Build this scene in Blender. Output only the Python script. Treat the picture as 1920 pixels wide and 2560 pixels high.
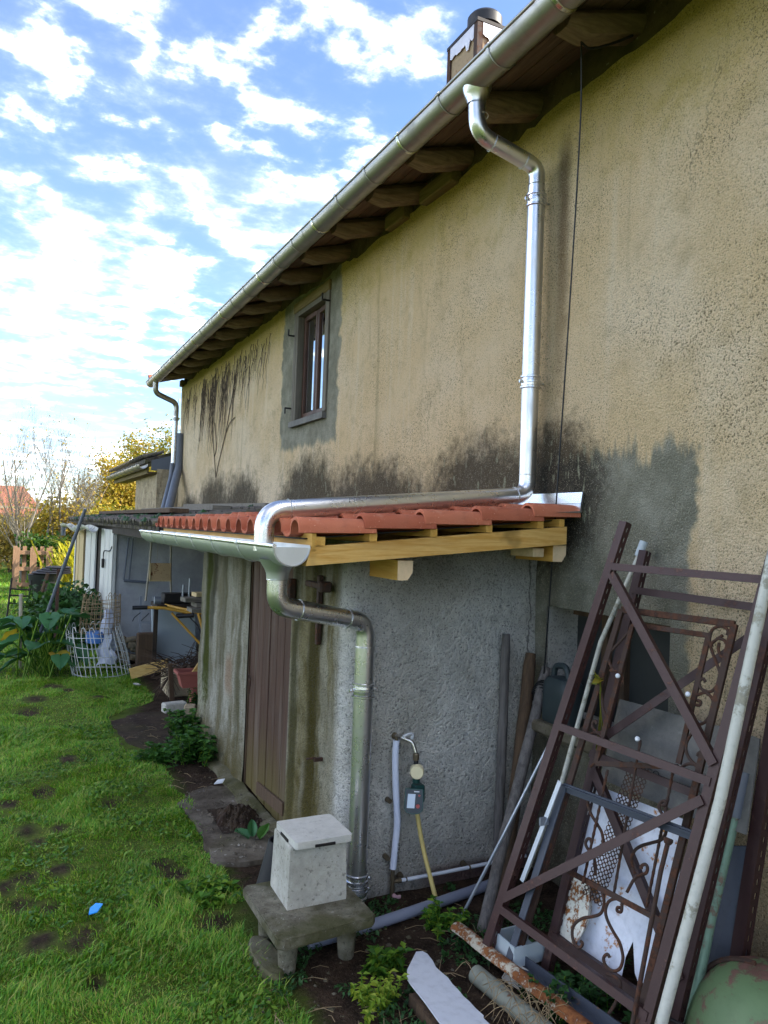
import bpy, math, random
import numpy as np
from mathutils import Vector, Matrix, noise as mnoise
R = math.radians
random.seed(7); rng = np.random.default_rng(7)
for o in list(bpy.data.objects): bpy.data.objects.remove(o)
scene = bpy.context.scene
COL = scene.collection

# ------------------------------------------------------------------ camera
YAW, PITCH, ROLL = R(25.9), R(1.28), R(2.05)
F = Vector((math.sin(YAW)*math.cos(PITCH), math.cos(YAW)*math.cos(PITCH), math.sin(PITCH)))
R0 = Vector((math.cos(YAW), -math.sin(YAW), 0)); U0 = R0.cross(F)
RX = R0*math.cos(ROLL)+U0*math.sin(ROLL); UY = -R0*math.sin(ROLL)+U0*math.cos(ROLL)
cd = bpy.data.cameras.new('camera'); cam = bpy.data.objects.new('camera', cd); COL.objects.link(cam)
m = Matrix((RX, UY, -F)).transposed().to_4x4(); m.translation = (0, 0, 2.0); cam.matrix_world = m
cd.sensor_fit = 'VERTICAL'; cd.sensor_height = 36; cd.sensor_width = 27
cd.lens = 1923/2560*36; cd.clip_end = 2000; cd.clip_start = .05
scene.camera = cam
# ------------------------------------------------------------------ sun, sky, exposure
SUN_EL = R(33); SUN_AZ = math.atan2(1, -.42)        # azimuth clockwise from +Y
sd = Vector((math.sin(SUN_AZ)*math.cos(SUN_EL), math.cos(SUN_AZ)*math.cos(SUN_EL), math.sin(SUN_EL)))
sl = bpy.data.lights.new('sun', 'SUN'); sl.energy = 2.6; sl.angle = R(.55); sl.color = (1, .90, .74)
so = bpy.data.objects.new('sun', sl); COL.objects.link(so); so.rotation_euler = sd.to_track_quat('Z', 'Y').to_euler()
W = bpy.data.worlds.new('World'); scene.world = W; W.use_nodes = True
wt = W.node_tree; wt.nodes.clear()
vs = scene.view_settings; vs.view_transform = 'Standard'; vs.look = 'None'; vs.gamma = 1; vs.exposure = 2.36

def link(t, a, b): t.links.new(a, b)
class B:
    """small shader-node builder"""
    def __init__(s, name, world=None):
        if world: s.t = world; return
        s.mat = bpy.data.materials.new(name); s.mat.use_nodes = True; s.t = s.mat.node_tree; s.t.nodes.clear()
        s.o = s.t.nodes.new('ShaderNodeOutputMaterial'); s.p = s.t.nodes.new('ShaderNodeBsdfPrincipled')
        s.t.links.new(s.p.outputs[0], s.o.inputs[0])
    def put(s, i, v):
        if isinstance(v, bpy.types.NodeSocket): s.t.links.new(v, i)
        elif v is not None:
            if isinstance(v, (tuple, list)) and len(v) == 3 and i.type == 'RGBA': v = (*v, 1)
            i.default_value = v
    def n(s, t, **k):
        x = s.t.nodes.new('ShaderNode'+t)
        for a, v in k.items(): setattr(x, a, v)
        return x
    def tc(s, out='Object'): return s.n('TexCoord').outputs[out]
    def sep(s, v):
        x = s.n('SeparateXYZ'); s.put(x.inputs[0], v); return x.outputs[0], x.outputs[1], x.outputs[2]
    def comb(s, x, y, z):
        c = s.n('CombineXYZ')
        for i, v in enumerate((x, y, z)): s.put(c.inputs[i], v)
        return c.outputs[0]
    def m(s, op, a, b=None, c=None, clamp=False):
        x = s.n('Math', operation=op, use_clamp=clamp)
        for i, v in enumerate((a, b, c)):
            if v is not None: s.put(x.inputs[i], v)
        return x.outputs[0]
    def add(s, a, b): return s.m('ADD', a, b)
    def mul(s, a, b): return s.m('MULTIPLY', a, b)
    def ss(s, v, lo, hi, a=0., b=1.):
        x = s.n('MapRange', interpolation_type='SMOOTHSTEP')
        for i, q in enumerate((v, lo, hi, a, b)): s.put(x.inputs[i], q)
        return x.outputs[0]
    def vscale(s, v, sc):
        x = s.n('Mapping'); s.put(x.inputs[0], v); x.inputs['Scale'].default_value = sc; return x.outputs[0]
    def noise(s, v, scale, detail=4, rough=.55, dist=0., col=False):
        x = s.n('TexNoise'); s.put(x.inputs['Vector'], v); x.inputs['Scale'].default_value = scale
        x.inputs['Detail'].default_value = detail; x.inputs['Roughness'].default_value = rough; x.inputs['Distortion'].default_value = dist
        return x.outputs[1 if col else 0]
    def vor(s, v, scale, feature='F1', out=0, rnd=1.):
        x = s.n('TexVoronoi', feature=feature); s.put(x.inputs['Vector'], v); x.inputs['Scale'].default_value = scale
        x.inputs['Randomness'].default_value = rnd; return x.outputs[out]
    def mix(s, f, a, b, blend='MIX'):
        x = s.n('Mix', data_type='RGBA', blend_type=blend); s.put(x.inputs[0], f); s.put(x.inputs[6], a); s.put(x.inputs[7], b)
        return x.outputs[2]
    def ramp(s, f, stops):
        x = s.n('ValToRGB'); s.put(x.inputs[0], f); e = x.color_ramp.elements
        while len(e) < len(stops): e.new(.5)
        for k, (p, c) in enumerate(stops):
            e[k].position = p; e[k].color = (*c, 1) if len(c) == 3 else c
        return x.outputs[0]
    def bump(s, h, strength=.5, dist=.01, n=None):
        x = s.n('Bump'); s.put(x.inputs['Height'], h); x.inputs['Strength'].default_value = strength
        x.inputs['Distance'].default_value = dist
        if n is not None: s.put(x.inputs['Normal'], n)
        return x.outputs[0]
    def rnd(s): return s.n('ObjectInfo').outputs['Random']
    def done(s, col, rough=.8, metal=0., nrm=None, spec=.3, **k):
        p = s.p
        s.put(p.inputs['Base Color'], col); s.put(p.inputs['Roughness'], rough); s.put(p.inputs['Metallic'], metal)
        s.put(p.inputs['Specular IOR Level'], spec)
        if nrm is not None: s.put(p.inputs['Normal'], nrm)
        for a, v in k.items(): s.put(p.inputs[a.replace('_', ' ')], v)
        return s.mat

# sky: clear Nishita sky with a broken sheet of altocumulus, the same all round the dome
wb = B('', wt)
sky = wb.n('TexSky', sky_type='NISHITA', sun_disc=False, sun_elevation=SUN_EL, sun_rotation=SUN_AZ, air_density=1.0, dust_density=.6, ozone_density=1.6)
d = wb.tc('Generated'); dx, dy, dz = wb.sep(d)
k = wb.m('DIVIDE', 1., wb.m('MAXIMUM', wb.add(dz, .12), .03))
uv = wb.comb(wb.mul(dx, k), wb.mul(dy, k), 0.)
big = wb.noise(uv, .55, 3, .5, .2)
puff = wb.noise(uv, 6.5, 7, .58, .1)
fine = wb.noise(uv, 9., 5, .6)
soft = wb.noise(wb.vscale(uv, (1.0, .6, 1)), .9, 5, .55, .4)
low = wb.ss(dz, .62, .08)
cov = wb.add(wb.add(wb.mul(big, .85), wb.add(wb.mul(puff, .85), wb.mul(fine, .22))), wb.mul(low, .02))
c1 = wb.mul(wb.m('POWER', wb.ss(cov, .83, 1.30), 1.9), .95)
c2 = wb.mul(wb.ss(soft, .40, .72), wb.add(.21, wb.mul(low, .20)))
cl = wb.m('MAXIMUM', c1, wb.add(c2, wb.mul(low, .05)), clamp=True)
shade = wb.ss(puff, .38, .66)
ccol = wb.mix(shade, (.62, .66, .78), (1.0, .965, .91))
sk = wb.n('Mix', data_type='RGBA', blend_type='MULTIPLY'); sk.inputs[0].default_value = 1
link(wt, sky.outputs[0], sk.inputs[6]); sk.inputs[7].default_value = (.86, .98, 1.18, 1)
b1 = wb.n('Background'); link(wt, sk.outputs[2], b1.inputs[0]); b1.inputs[1].default_value = .058
b2 = wb.n('Background'); link(wt, ccol, b2.inputs[0]); link(wt, wb.add(.38, wb.mul(c1, 6.2)), b2.inputs[1])   # thick cloud is brighter than its thin edges
mx = wb.n('MixShader'); link(wt, cl, mx.inputs[0]); link(wt, b1.outputs[0], mx.inputs[1]); link(wt, b2.outputs[0], mx.inputs[2])
wo = wb.n('OutputWorld'); link(wt, mx.outputs[0], wo.inputs[0])

# ------------------------------------------------------------------ mesh helpers
def catmull(pts, n=6):
    P = [Vector(p) for p in pts]; P = [P[0]*2-P[1]]+P+[P[-1]*2-P[-2]]; out = []
    for i in range(1, len(P)-2):
        for j in range(n):
            t = j/n; a, b, c, e = P[i-1:i+3]
            out.append(.5*((2*b)+(c-a)*t+(2*a-5*b+4*c-e)*t*t+(3*b-a-3*c+e)*t**3))
    return out+[P[-2]]
def bend(pts, rad, n=7):
    """polyline with rounded corners"""
    P = [Vector(p) for p in pts]; out = [P[0]]
    for i in range(1, len(P)-1):
        a = (P[i-1]-P[i]).normalized(); b = (P[i+1]-P[i]).normalized(); r = rad[i-1] if isinstance(rad, (list, tuple)) else rad
        ang = a.angle(b); cut = min(r/math.tan(ang/2), (P[i-1]-P[i]).length*.49, (P[i+1]-P[i]).length*.49)
        s0, s1 = P[i]+a*cut, P[i]+b*cut
        for j in range(n+1):
            t = j/n; out.append(s0*(1-t)**2+P[i]*2*t*(1-t)+s1*t*t)
    return out+[P[-1]]
class MB:
    def __init__(s): s.v = []; s.f = []
    def add(s, vs, fs):
        k = len(s.v); s.v += [tuple(v) for v in vs]; s.f += [tuple(i+k for i in f) for f in fs]; return s
    def box(s, c, size, rot=None, bev=0.):
        c = Vector(c); hx, hy, hz = [q/2 for q in size]
        if bev <= 0:
            vs = [Vector((x, y, z)) for x in (-hx, hx) for y in (-hy, hy) for z in (-hz, hz)]
            fs = [(0, 1, 3, 2), (4, 6, 7, 5), (0, 4, 5, 1), (2, 3, 7, 6), (0, 2, 6, 4), (1, 5, 7, 3)]
        else:
            b = min(bev, hx*.9, hy*.9, hz*.9); vs = []; idx = {}
            for sx in (-1, 1):
                for sy in (-1, 1):
                    for sz in (-1, 1):
                        for ax in range(3):
                            p = [sx*(hx-b), sy*(hy-b), sz*(hz-b)]; h = (hx, hy, hz); p[ax] = (sx, sy, sz)[ax]*h[ax]
                            idx[(sx, sy, sz, ax)] = len(vs); vs.append(Vector(p))
            fs = []
            for ax in range(3):
                o1, o2 = [q for q in range(3) if q != ax]
                for sg in (-1, 1):
                    q = []
                    for a, bb in ((-1, -1), (1, -1), (1, 1), (-1, 1)):
                        t = [0, 0, 0]; t[ax] = sg; t[o1] = a; t[o2] = bb; q.append(idx[(*t, ax)])
                    fs.append(tuple(q))
            for ax in range(3):
                o1, o2 = [q for q in range(3) if q != ax]
                for a in (-1, 1):
                    for bb in (-1, 1):
                        def K(sg, A):
                            t = [0, 0, 0]; t[ax] = sg; t[o1] = a; t[o2] = bb; return idx[(*t, A)]
                        fs.append((K(-1, o1), K(1, o1), K(1, o2), K(-1, o2)))
            for sx in (-1, 1):
                for sy in (-1, 1):
                    for sz in (-1, 1): fs.append(tuple(idx[(sx, sy, sz, a)] for a in range(3)))
        if rot is not None: vs = [rot @ v for v in vs]
        return s.add([c+v for v in vs], fs)
    def beam(s, a, b, w, h, up=(0, 0, 1), bev=0.):
        """bar from a to b, width w (sideways) and height h (along up)"""
        a, b = Vector(a), Vector(b); d = (b-a); L = d.length; d.normalize(); up = Vector(up)
        sx = d.cross(up).normalized(); u = sx.cross(d).normalized()
        return s.box((a+b)/2, (w, L, h), Matrix((sx, d, u)).transposed(), bev)
    def tube(s, path, r, seg=10, caps=True, twist=0.):
        P = [Vector(p) for p in path]; n = len(P); rs = r if isinstance(r, (list, tuple)) else [r]*n
        T = [(P[min(i+1, n-1)]-P[max(i-1, 0)]).normalized() for i in range(n)]
        u = T[0].orthogonal().normalized(); vs = []; fs = []
        for i in range(n):
            u = (u-T[i]*u.dot(T[i])).normalized(); w = T[i].cross(u)
            for j in range(seg):
                a = 2*math.pi*j/seg+twist*i; vs.append(P[i]+(u*math.cos(a)+w*math.sin(a))*rs[i])
        for i in range(n-1):
            for j in range(seg):
                k = (j+1) % seg; fs.append((i*seg+j, i*seg+k, (i+1)*seg+k, (i+1)*seg+j))
        if caps: fs.append(tuple(range(seg))[::-1]); fs.append(tuple((n-1)*seg+j for j in range(seg)))
        return s.add(vs, fs)
    def lathe(s, c, axis, prof, seg=16, caps=True):
        """prof = [(distance along axis, radius)]"""
        a = Vector(axis).normalized(); c = Vector(c)
        u = a.orthogonal().normalized(); w = a.cross(u); vs = []; fs = []; n = len(prof)
        for (t, r) in prof:
            for j in range(seg):
                g = 2*math.pi*j/seg; vs.append(c+a*t+(u*math.cos(g)+w*math.sin(g))*r)
        for i in range(n-1):
            for j in range(seg):
                k = (j+1) % seg; fs.append((i*seg+j, i*seg+k, (i+1)*seg+k, (i+1)*seg+j))
        if caps: fs.append(tuple(range(seg))[::-1]); fs.append(tuple((n-1)*seg+j for j in range(seg)))
        return s.add(vs, fs)
    def slab(s, poly, off):
        """closed polygon (3-D points) extruded by the vector off"""
        off = Vector(off); n = len(poly); P = [Vector(p) for p in poly]
        vs = P+[p+off for p in P]; fs = [tuple(range(n))[::-1], tuple(range(n, 2*n))]
        fs += [(i, (i+1) % n, n+(i+1) % n, n+i) for i in range(n)]
        return s.add(vs, fs)
    def sweep(s, prof, path_pts, closed=True):
        """prof: list of lists - one ring of 3-D points per station"""
        n = len(prof[0]); vs = [p for ring in prof for p in ring]; fs = []
        for i in range(len(prof)-1):
            for j in range(n if closed else n-1):
                k = (j+1) % n; fs.append((i*n+j, i*n+k, (i+1)*n+k, (i+1)*n+j))
        if closed: fs.append(tuple(range(n))[::-1]); fs.append(tuple((len(prof)-1)*n+j for j in range(n)))
        return s.add(vs, fs)
    def grid(s, nu, nv, fn, skip=None):
        vs = [fn(i/(nu-1), j/(nv-1)) for i in range(nu) for j in range(nv)]
        fs = [(i*nv+j, (i+1)*nv+j, (i+1)*nv+j+1, i*nv+j+1) for i in range(nu-1) for j in range(nv-1) if not (skip and skip(i, j))]
        return s.add(vs, fs)
def raw_mesh(name, v, f):
    me = bpy.data.meshes.new(name); me.from_pydata([tuple(p) for p in v], [], f); me.update(); return me
def np_mesh(name, V, Q):
    """fast mesh: V (n,3), Q (m,k) faces of equal size"""
    me = bpy.data.meshes.new(name); m, k = Q.shape
    me.vertices.add(len(V)); me.vertices.foreach_set('co', np.ascontiguousarray(V, 'f').ravel())
    me.loops.add(m*k); me.loops.foreach_set('vertex_index', np.ascontiguousarray(Q, 'i').ravel())
    me.polygons.add(m); me.polygons.foreach_set('loop_start', np.arange(0, m*k, k, dtype='i')); 
    me.update(calc_edges=True); return me
def inv(parent):
    return parent['_w'] if False else Matrix.Translation(-Vector(parent.get('base', (0, 0, 0))))
def link_obj(name, me, mat, parent=None, smooth=False):
    o = bpy.data.objects.new(name, me); COL.objects.link(o)
    if mat is not None and me is not None and not me.materials: me.materials.append(mat)
    if smooth and me is not None:
        me.polygons.foreach_set('use_smooth', [True]*len(me.polygons))
        try: me.set_sharp_from_angle(angle=R(38))
        except Exception: pass
    if parent is not None:
        o.parent = parent
        if parent.type == 'EMPTY': o.matrix_parent_inverse = Matrix.Translation(-parent.location)
    return o
def part(name, mb, mat, parent, smooth=False, label=None):
    o = link_obj(name, raw_mesh(name, mb.v, mb.f), mat, parent, smooth)
    if label: o['label'] = label
    return o
def tag(o, label, cat, group=None):
    o['label'] = label; o['category'] = cat
    if group: o['group'] = group
    return o
def thing(name, loc, label, cat, group=None):
    o = bpy.data.objects.new(name, None); COL.objects.link(o); o.location = loc; o.empty_display_size = .1
    return tag(o, label, cat, group)
def single(name, mb, mat, label, cat, group=None, smooth=False):
    v = np.array(mb.v); c = (v.min(0)+v.max(0))/2; c[2] = v[:, 2].min()
    o = link_obj(name, raw_mesh(name, v-c, mb.f), mat, None, smooth); o.location = c
    return tag(o, label, cat, group)
def struct(name, mb, mat, kind='structure', smooth=False):
    o = link_obj(name, raw_mesh(name, mb.v, mb.f), mat, None, smooth); o['kind'] = kind; return o
def c(h):
    r = [int(h[i:i+2], 16)/255 for i in (0, 2, 4)]
    return tuple(x/12.92 if x < .04045 else ((x+.055)/1.055)**2.4 for x in r)
def nz(x, y, z=0., s=1.): return mnoise.noise(Vector((x*s, y*s, z*s)))

# ------------------------------------------------------------------ materials
def box_mask(b, v, lo, hi, s):
    return b.mul(b.ss(v, lo-s, lo+s), b.ss(v, hi+s, hi-s))
def m_wall():
    b = B('roughcast'); P = b.tc(); x, y, z = b.sep(P)
    n1 = b.noise(P, .9, 4); n2 = b.noise(P, 6, 4, .6); n3 = b.noise(P, 26, 4, .65); n4 = b.noise(P, 90, 3, .7)
    streak = b.noise(b.vscale(P, (1, 5, .35)), 1.6, 4, .6)
    col = b.mix(b.ss(n1, .35, .68), c('e2c79b'), c('efdab9'))
    col = b.mix(b.mul(b.ss(streak, .52, .78), .35), col, c('f0e4cc'))
    col = b.mix(b.mul(b.ss(streak, .44, .26), .35), col, c('8c7a52'))
    col = b.mix(b.mul(b.ss(n2, .5, .75), .35), col, c('a18b5e'))
    # yellow tint, stronger towards the top
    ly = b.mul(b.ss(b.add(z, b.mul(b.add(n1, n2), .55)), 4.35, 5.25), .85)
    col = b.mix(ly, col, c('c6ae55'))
    # ragged grey cement repair (lower right) and the band round the window
    sy = b.noise(b.comb(0., b.mul(y, 7.), b.mul(z, 1.6)), 1., 4, .65)
    top = b.add(2.36, b.mul(b.m('SUBTRACT', sy, .36), .62))
    edge = b.add(2.62, b.mul(b.m('SUBTRACT', n2, .5), .22))
    p1 = b.mul(b.ss(b.m('SUBTRACT', z, top), .06, -.04), b.ss(b.m('SUBTRACT', y, edge), -.02, .03))
    p1 = b.mul(p1, b.ss(y, 3.98, 3.82))
    yd = b.add(y, b.mul(b.m('SUBTRACT', n2, .5), .30)); zd = b.add(z, b.mul(b.m('SUBTRACT', sy, .5), .30))
    p2 = b.mul(box_mask(b, yd, 7.13, 8.93, .03), b.ss(zd, 2.84, 2.93))
    gcol = b.mix(b.ss(n2, .35, .7), c('82806f'), c('a09d8c'))
    gcol = b.mix(b.mul(b.ss(n1, .5, .75), .5), gcol, c('8a8160'))
    patch = b.m('MAXIMUM', p1, p2)
    col = b.mix(patch, col, gcol)
    # black mould above the lean-to roofs
    mm = None
    for yc, zc, ry, rz in ((14.0, 2.0, 1.4, .55), (12.2, 2.05, 1.4, .85), (10.6, 2.05, 1.2, .78), (7.9, 2.1, 1.2, .78), (6.3, 2.05, 1.5, .66), (4.45, 2.1, 1.05, .66), (3.72, 2.25, .6, .52)):
        q = b.m('SQRT', b.add(b.m('POWER', b.mul(b.m('SUBTRACT', y, yc), 1/ry), 2.), b.m('POWER', b.mul(b.m('SUBTRACT', z, zc), 1/rz), 2.)))
        q = b.m('SUBTRACT', 1., q); mm = q if mm is None else b.m('SMOOTH_MAX', mm, q, .25)
    mm = b.add(mm, b.add(b.mul(b.m('SUBTRACT', n2, .5), .55), b.mul(b.m('SUBTRACT', n3, .5), .5)))
    mm = b.mul(b.ss(mm, -.05, .42), .90)
    col = b.mix(mm, col, b.mix(b.ss(n3, .3, .7), c('1f1b17'), c('3d362c')))
    spot = b.noise(b.vscale(P, (1, 16, 6)), 1.6, 3, .6)
    col = b.mix(b.mul(b.mul(mm, b.ss(spot, .60, .68)), .8), col, c('9a9a80'))
    # old rust run beside the downpipe, dirt at the foot of the wall
    ru = b.mul(b.ss(b.m('ABSOLUTE', b.add(b.m('SUBTRACT', y, 3.66), b.mul(b.m('SUBTRACT', n2, .5), .08))), .10, .01), b.mul(b.ss(z, 4.5, 4.2), b.ss(z, 2.5, 4.0, .25, 1.)))
    col = b.mix(b.mul(ru, .75), col, c('4a3420'))
    foot = b.mul(b.ss(b.add(z, b.mul(n2, .9)), 1.6, .4), .6)
    col = b.mix(foot, col, c('5b4c38'))
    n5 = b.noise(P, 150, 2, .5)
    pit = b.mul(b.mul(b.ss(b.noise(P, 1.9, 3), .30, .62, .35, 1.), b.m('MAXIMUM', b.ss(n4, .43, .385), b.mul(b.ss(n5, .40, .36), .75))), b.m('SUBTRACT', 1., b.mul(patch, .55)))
    col = b.mix(b.mul(pit, .88), col, c('5a4c2c'))  # shade and dirt of the roughcast pits, painted in as dark specks
    def crack(y0, z0, z1, slope):
        nonlocal col
        q = b.m('ABSOLUTE', b.m('SUBTRACT', b.add(y, b.mul(b.m('SUBTRACT', n2, .5), .30)), b.add(y0, b.mul(b.m('SUBTRACT', z, z0), slope))))
        q = b.mul(b.ss(q, .007, .002), b.mul(b.ss(z, z0, z0+.1), b.ss(z, z1, z1-.1))); col = b.mix(b.mul(q, .38), col, c('5a4c30'))
    crack(2.72, 3.6, 4.35, -.25); crack(6.75, 3.5, 4.45, .02); crack(5.2, 2.6, 3.3, .15)
    col = b.mix(b.mul(b.ss(n5, .58, .72), .4), col, c('efe3c6'))  # painted highlights on the roughcast grain
    h = b.add(b.mul(n4, 1.1), b.add(b.mul(n3, .9), b.mul(n5, .4)))
    return b.done(col, .92, 0, b.bump(h, 1., .03), .15)
def m_annex():
    b = B('cement_render'); P = b.tc(); x, y, z = b.sep(P)
    n1 = b.noise(P, 1.6, 4); n2 = b.noise(P, 7, 4, .6); n3 = b.noise(P, 30, 4, .7); n4 = b.noise(P, 85, 3, .7)
    st = b.add(b.mul(b.noise(b.vscale(P, (4, 4, .5)), 1.5, 5, .65), .75), b.mul(b.noise(P, 3.3, 4, .6), .25))
    col = b.mix(b.ss(n2, .3, .7), c('d2d0c8'), c('e8e5dc'))
    col = b.mix(b.mul(b.ss(n3, .56, .70), .55), col, c('ecebe4')); col = b.mix(b.mul(b.ss(n3, .46, .34), .55), col, c('a09e96'))  # grain relief painted into the colour: lit peaks, shaded valleys
    col = b.mix(b.mul(b.ss(n1, .45, .7), .5), col, c('9b9482'))
    front = b.ss(y, 3.86, 4.0)                         # door side: streaked with damp and moss
    col = b.mix(b.mul(front, b.mul(b.ss(st, .43, .60), .85)), col, c('57502f'))
    col = b.mix(b.mul(front, b.mul(b.ss(st, .47, .36), .18)), col, c('b8b6a8'))
    col = b.mix(b.mul(front, b.add(.30, b.mul(n1, .4))), col, c('9a9274'))
    rt = b.mul(b.mul(front, b.ss(y, 4.78, 4.66)), b.add(.45, b.mul(b.ss(st, .40, .58), .5)))
    col = b.mix(rt, col, b.mix(b.ss(n2, .35, .65), c('6b6038'), c('948a66')))
    def band(yc, w, cc, amt, z0=-1., z1=9.):
        nonlocal col
        q = b.ss(b.m('ABSOLUTE', b.add(b.m('SUBTRACT', y, yc), b.mul(b.m('SUBTRACT', st, .5), .25))), w, w*.25)
        q = b.mul(b.mul(q, front), b.mul(b.ss(z, z0, z0+.15), b.ss(z, z1, z1-.15)))
        col = b.mix(b.mul(q, amt), col, cc)
    band(6.98, .20, c('4c5216'), 1., .30); band(6.80, .10, c('2a2a14'), .7, .9); band(4.28, .14, c('4a4110'), .95, .0); band(5.9, .10, c('55512f'), .6); band(6.45, .13, c('5f5a3a'), .6, .7)
    band(4.62, .10, c('45421c'), .8); band(7.25, .14, c('8f8a70'), .5); band(6.15, .16, c('a9774f'), .5, .55, 1.0)
    pale = b.mul(b.mul(b.ss(z, .75, .2), b.ss(y, 6.7, 7.1)), b.ss(n3, .45, .55))
    col = b.mix(pale, col, c('c9c9ae'))
    low = b.mul(b.ss(b.add(z, b.mul(n2, .7)), .95, .35), front)
    col = b.mix(b.mul(low, .85), col, c('6a5f33'))
    wet = b.mul(b.ss(b.add(z, b.mul(n1, .9)), .95, .45), b.m('SUBTRACT', 1., front))
    col = b.mix(b.mul(wet, .48), col, c('4d453c'))
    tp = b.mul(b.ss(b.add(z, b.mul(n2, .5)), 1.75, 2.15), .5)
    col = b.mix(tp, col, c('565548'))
    br = b.mul(b.mul(b.ss(z, .13, .06), b.ss(x, 2.1, 2.25)), b.m('SUBTRACT', 1., front))
    col = b.mix(b.mul(br, .8), col, c('5e3a33'))
    col = b.mix(b.mul(b.ss(n4, .44, .37), .6), col, c('55544e'))  # shade of the fine pits, painted as dark specks
    q = b.m('ABSOLUTE', b.m('SUBTRACT', b.add(x, b.mul(b.m('SUBTRACT', n2, .5), .10)), 2.85))
    q = b.mul(b.mul(b.ss(q, .008, .002), b.ss(z, .95, 1.1)), b.m('SUBTRACT', 1., front)); col = b.mix(b.mul(q, .6), col, c('33302a'))
    return b.done(col, .93, 0, b.bump(b.add(b.mul(n4, .8), b.mul(n3, 1.3)), 1., .045), .15)
def m_wood(name, a, d, e=None, sc=(1, 1, 1), rough=.75, ax=2, bump=.25, knots=False):
    """wood grain running along axis ax"""
    b = B(name); P = b.tc(); s = [9., 9., 9.]; s[ax] = .7
    P = b.n('VectorMath', operation='ADD'); b.put(P.inputs[0], b.tc()); b.put(P.inputs[1], b.comb(b.mul(b.rnd(), 7.), b.mul(b.rnd(), 3.), b.mul(b.rnd(), 5.))); P = P.outputs[0]
    g = b.noise(b.vscale(P, [q*sc[0] for q in s]), 5, 4, .65, .6); g2 = b.noise(b.vscale(P, [q*.4 for q in s]), 3, 3); n = b.noise(P, 3, 3)
    col = b.mix(b.ss(g, .3, .7), a, d)
    col = b.mix(b.mul(b.ss(g2, .5, .75), .5), col, e or tuple(q*.55 for q in d))
    col = b.mix(b.mul(b.rnd(), .25), col, tuple(q*.7 for q in a))
    if name == 'door_plank':
        zz = b.sep(b.tc())[2]; col = b.mix(b.mul(b.ss(b.add(zz, b.mul(g2, .6)), 1.0, .25), .75), col, c('5a5226'))
    if knots:
        v = b.vor(b.vscale(P, (2.2, 2.2, 2.2)), 1.3); col = b.mix(b.mul(b.ss(v, .10, .03), .8), col, c('5a3a14'))
        col = b.mix(b.mul(b.ss(n, .60, .72), .75), col, c('6a5428'))
    return b.done(col, rough, 0, b.bump(g, bump, .01), .25)
def m_zinc(name, col, rough, dirt, dirtcol, aniso=0):
    b = B(name); P = b.tc(); n = b.noise(P, 3.5, 5, .65); n2 = b.noise(P, 22, 4, .6); n3 = b.noise(b.vscale(P, (8, 8, 1)), 2, 3)
    cc = b.mix(b.mul(b.ss(n, .45, .72), dirt), col, dirtcol)
    r = b.add(rough, b.add(b.mul(b.m('SUBTRACT', n2, .5), .10), b.mul(b.ss(n, .5, .75), .22*dirt+.05)))
    w = b.noise(P, 5, 2)
    return b.done(cc, r, .96, b.bump(b.add(w, b.mul(n2, .08)), .05, .02), .5)
def m_plain(name, col, rough=.5, metal=0., var=.15, sc=12., bump=.1, spec=.4, **k):
    b = B(name); P = b.tc(); n = b.noise(P, sc, 4, .6); n2 = b.noise(P, sc*.25, 3)
    cc = b.mix(b.mul(b.ss(n, .35, .7), var), col, tuple(q*.45 for q in col))
    cc = b.mix(b.mul(b.ss(n2, .5, .75), var), cc, tuple(min(1, q*1.5+.02) for q in col))
    return b.done(cc, rough, metal, b.bump(n, bump, .006), spec, **k)
def m_rust(name, paint, amount=.5, rough=.6, sc=9., rustc=('3a2016', '7a4318'), metal=0., bump=.3):
    b = B(name); P = b.tc(); n = b.noise(P, sc, 6, .7); n2 = b.noise(P, sc*4, 4, .6); n3 = b.noise(P, sc*.3, 3)
    rc = b.mix(b.ss(n2, .3, .7), c(rustc[0]), c(rustc[1]))
    q = b.ss(b.add(b.mul(n, .7), b.add(b.mul(n2, .2), b.mul(n3, .35))), .98-amount*.62, 1.06-amount*.62)
    pc = b.mix(b.mul(b.ss(n2, .4, .75), .3), paint, tuple(x*.5 for x in paint))
    return b.done(b.mix(q, pc, rc), b.add(rough, b.mul(q, .25)), metal, b.bump(b.add(n2, q), bump, .004), .35)
def m_tile():
    b = B('terracotta'); P = b.tc(); n = b.noise(P, 8, 4, .6); n2 = b.noise(P, 60, 3, .6); r = b.rnd()
    col = b.mix(b.ss(n, .3, .7), c('b3644a'), c('c98468')); col = b.mix(.75, col, b.ramp(r, [(0., c('84402b')), (.35, c('a5563b')), (.7, c('b3694c')), (1., c('964c34'))]))
    col = b.mix(b.mul(b.ss(n2, .62, .75), .6), col, c('d9a48a'))
    n3 = b.noise(P, 3.5, 5, .7); col = b.mix(b.mul(b.ss(n3, .52, .70), .45), col, c('7a5140')); col = b.mix(b.mul(b.ss(n3, .42, .30), .35), col, c('d8a88c'))
    return b.done(col, .8, 0, b.bump(b.add(n2, n), .3, .006), .2)
def m_old_tile():
    b = B('mossy_tile'); P = b.tc(); n = b.noise(P, 3, 5, .7); n2 = b.noise(P, 18, 4, .7); n3 = b.noise(b.vscale(P, (.5, 2.4, 1)), 5, 4, .7)
    col = b.mix(b.ss(n3, .35, .65), c('26221e'), c('6a635c')); col = b.mix(b.mul(b.ss(n2, .5, .7), .6), col, c('8b857c'))
    col = b.mix(b.mul(b.ss(b.add(n, b.mul(n2, .3)), .66, .82), .75), col, c('4a4a22'))
    return b.done(col, .9, 0, b.bump(b.add(n2, n3), .8, .03), .2)
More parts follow.
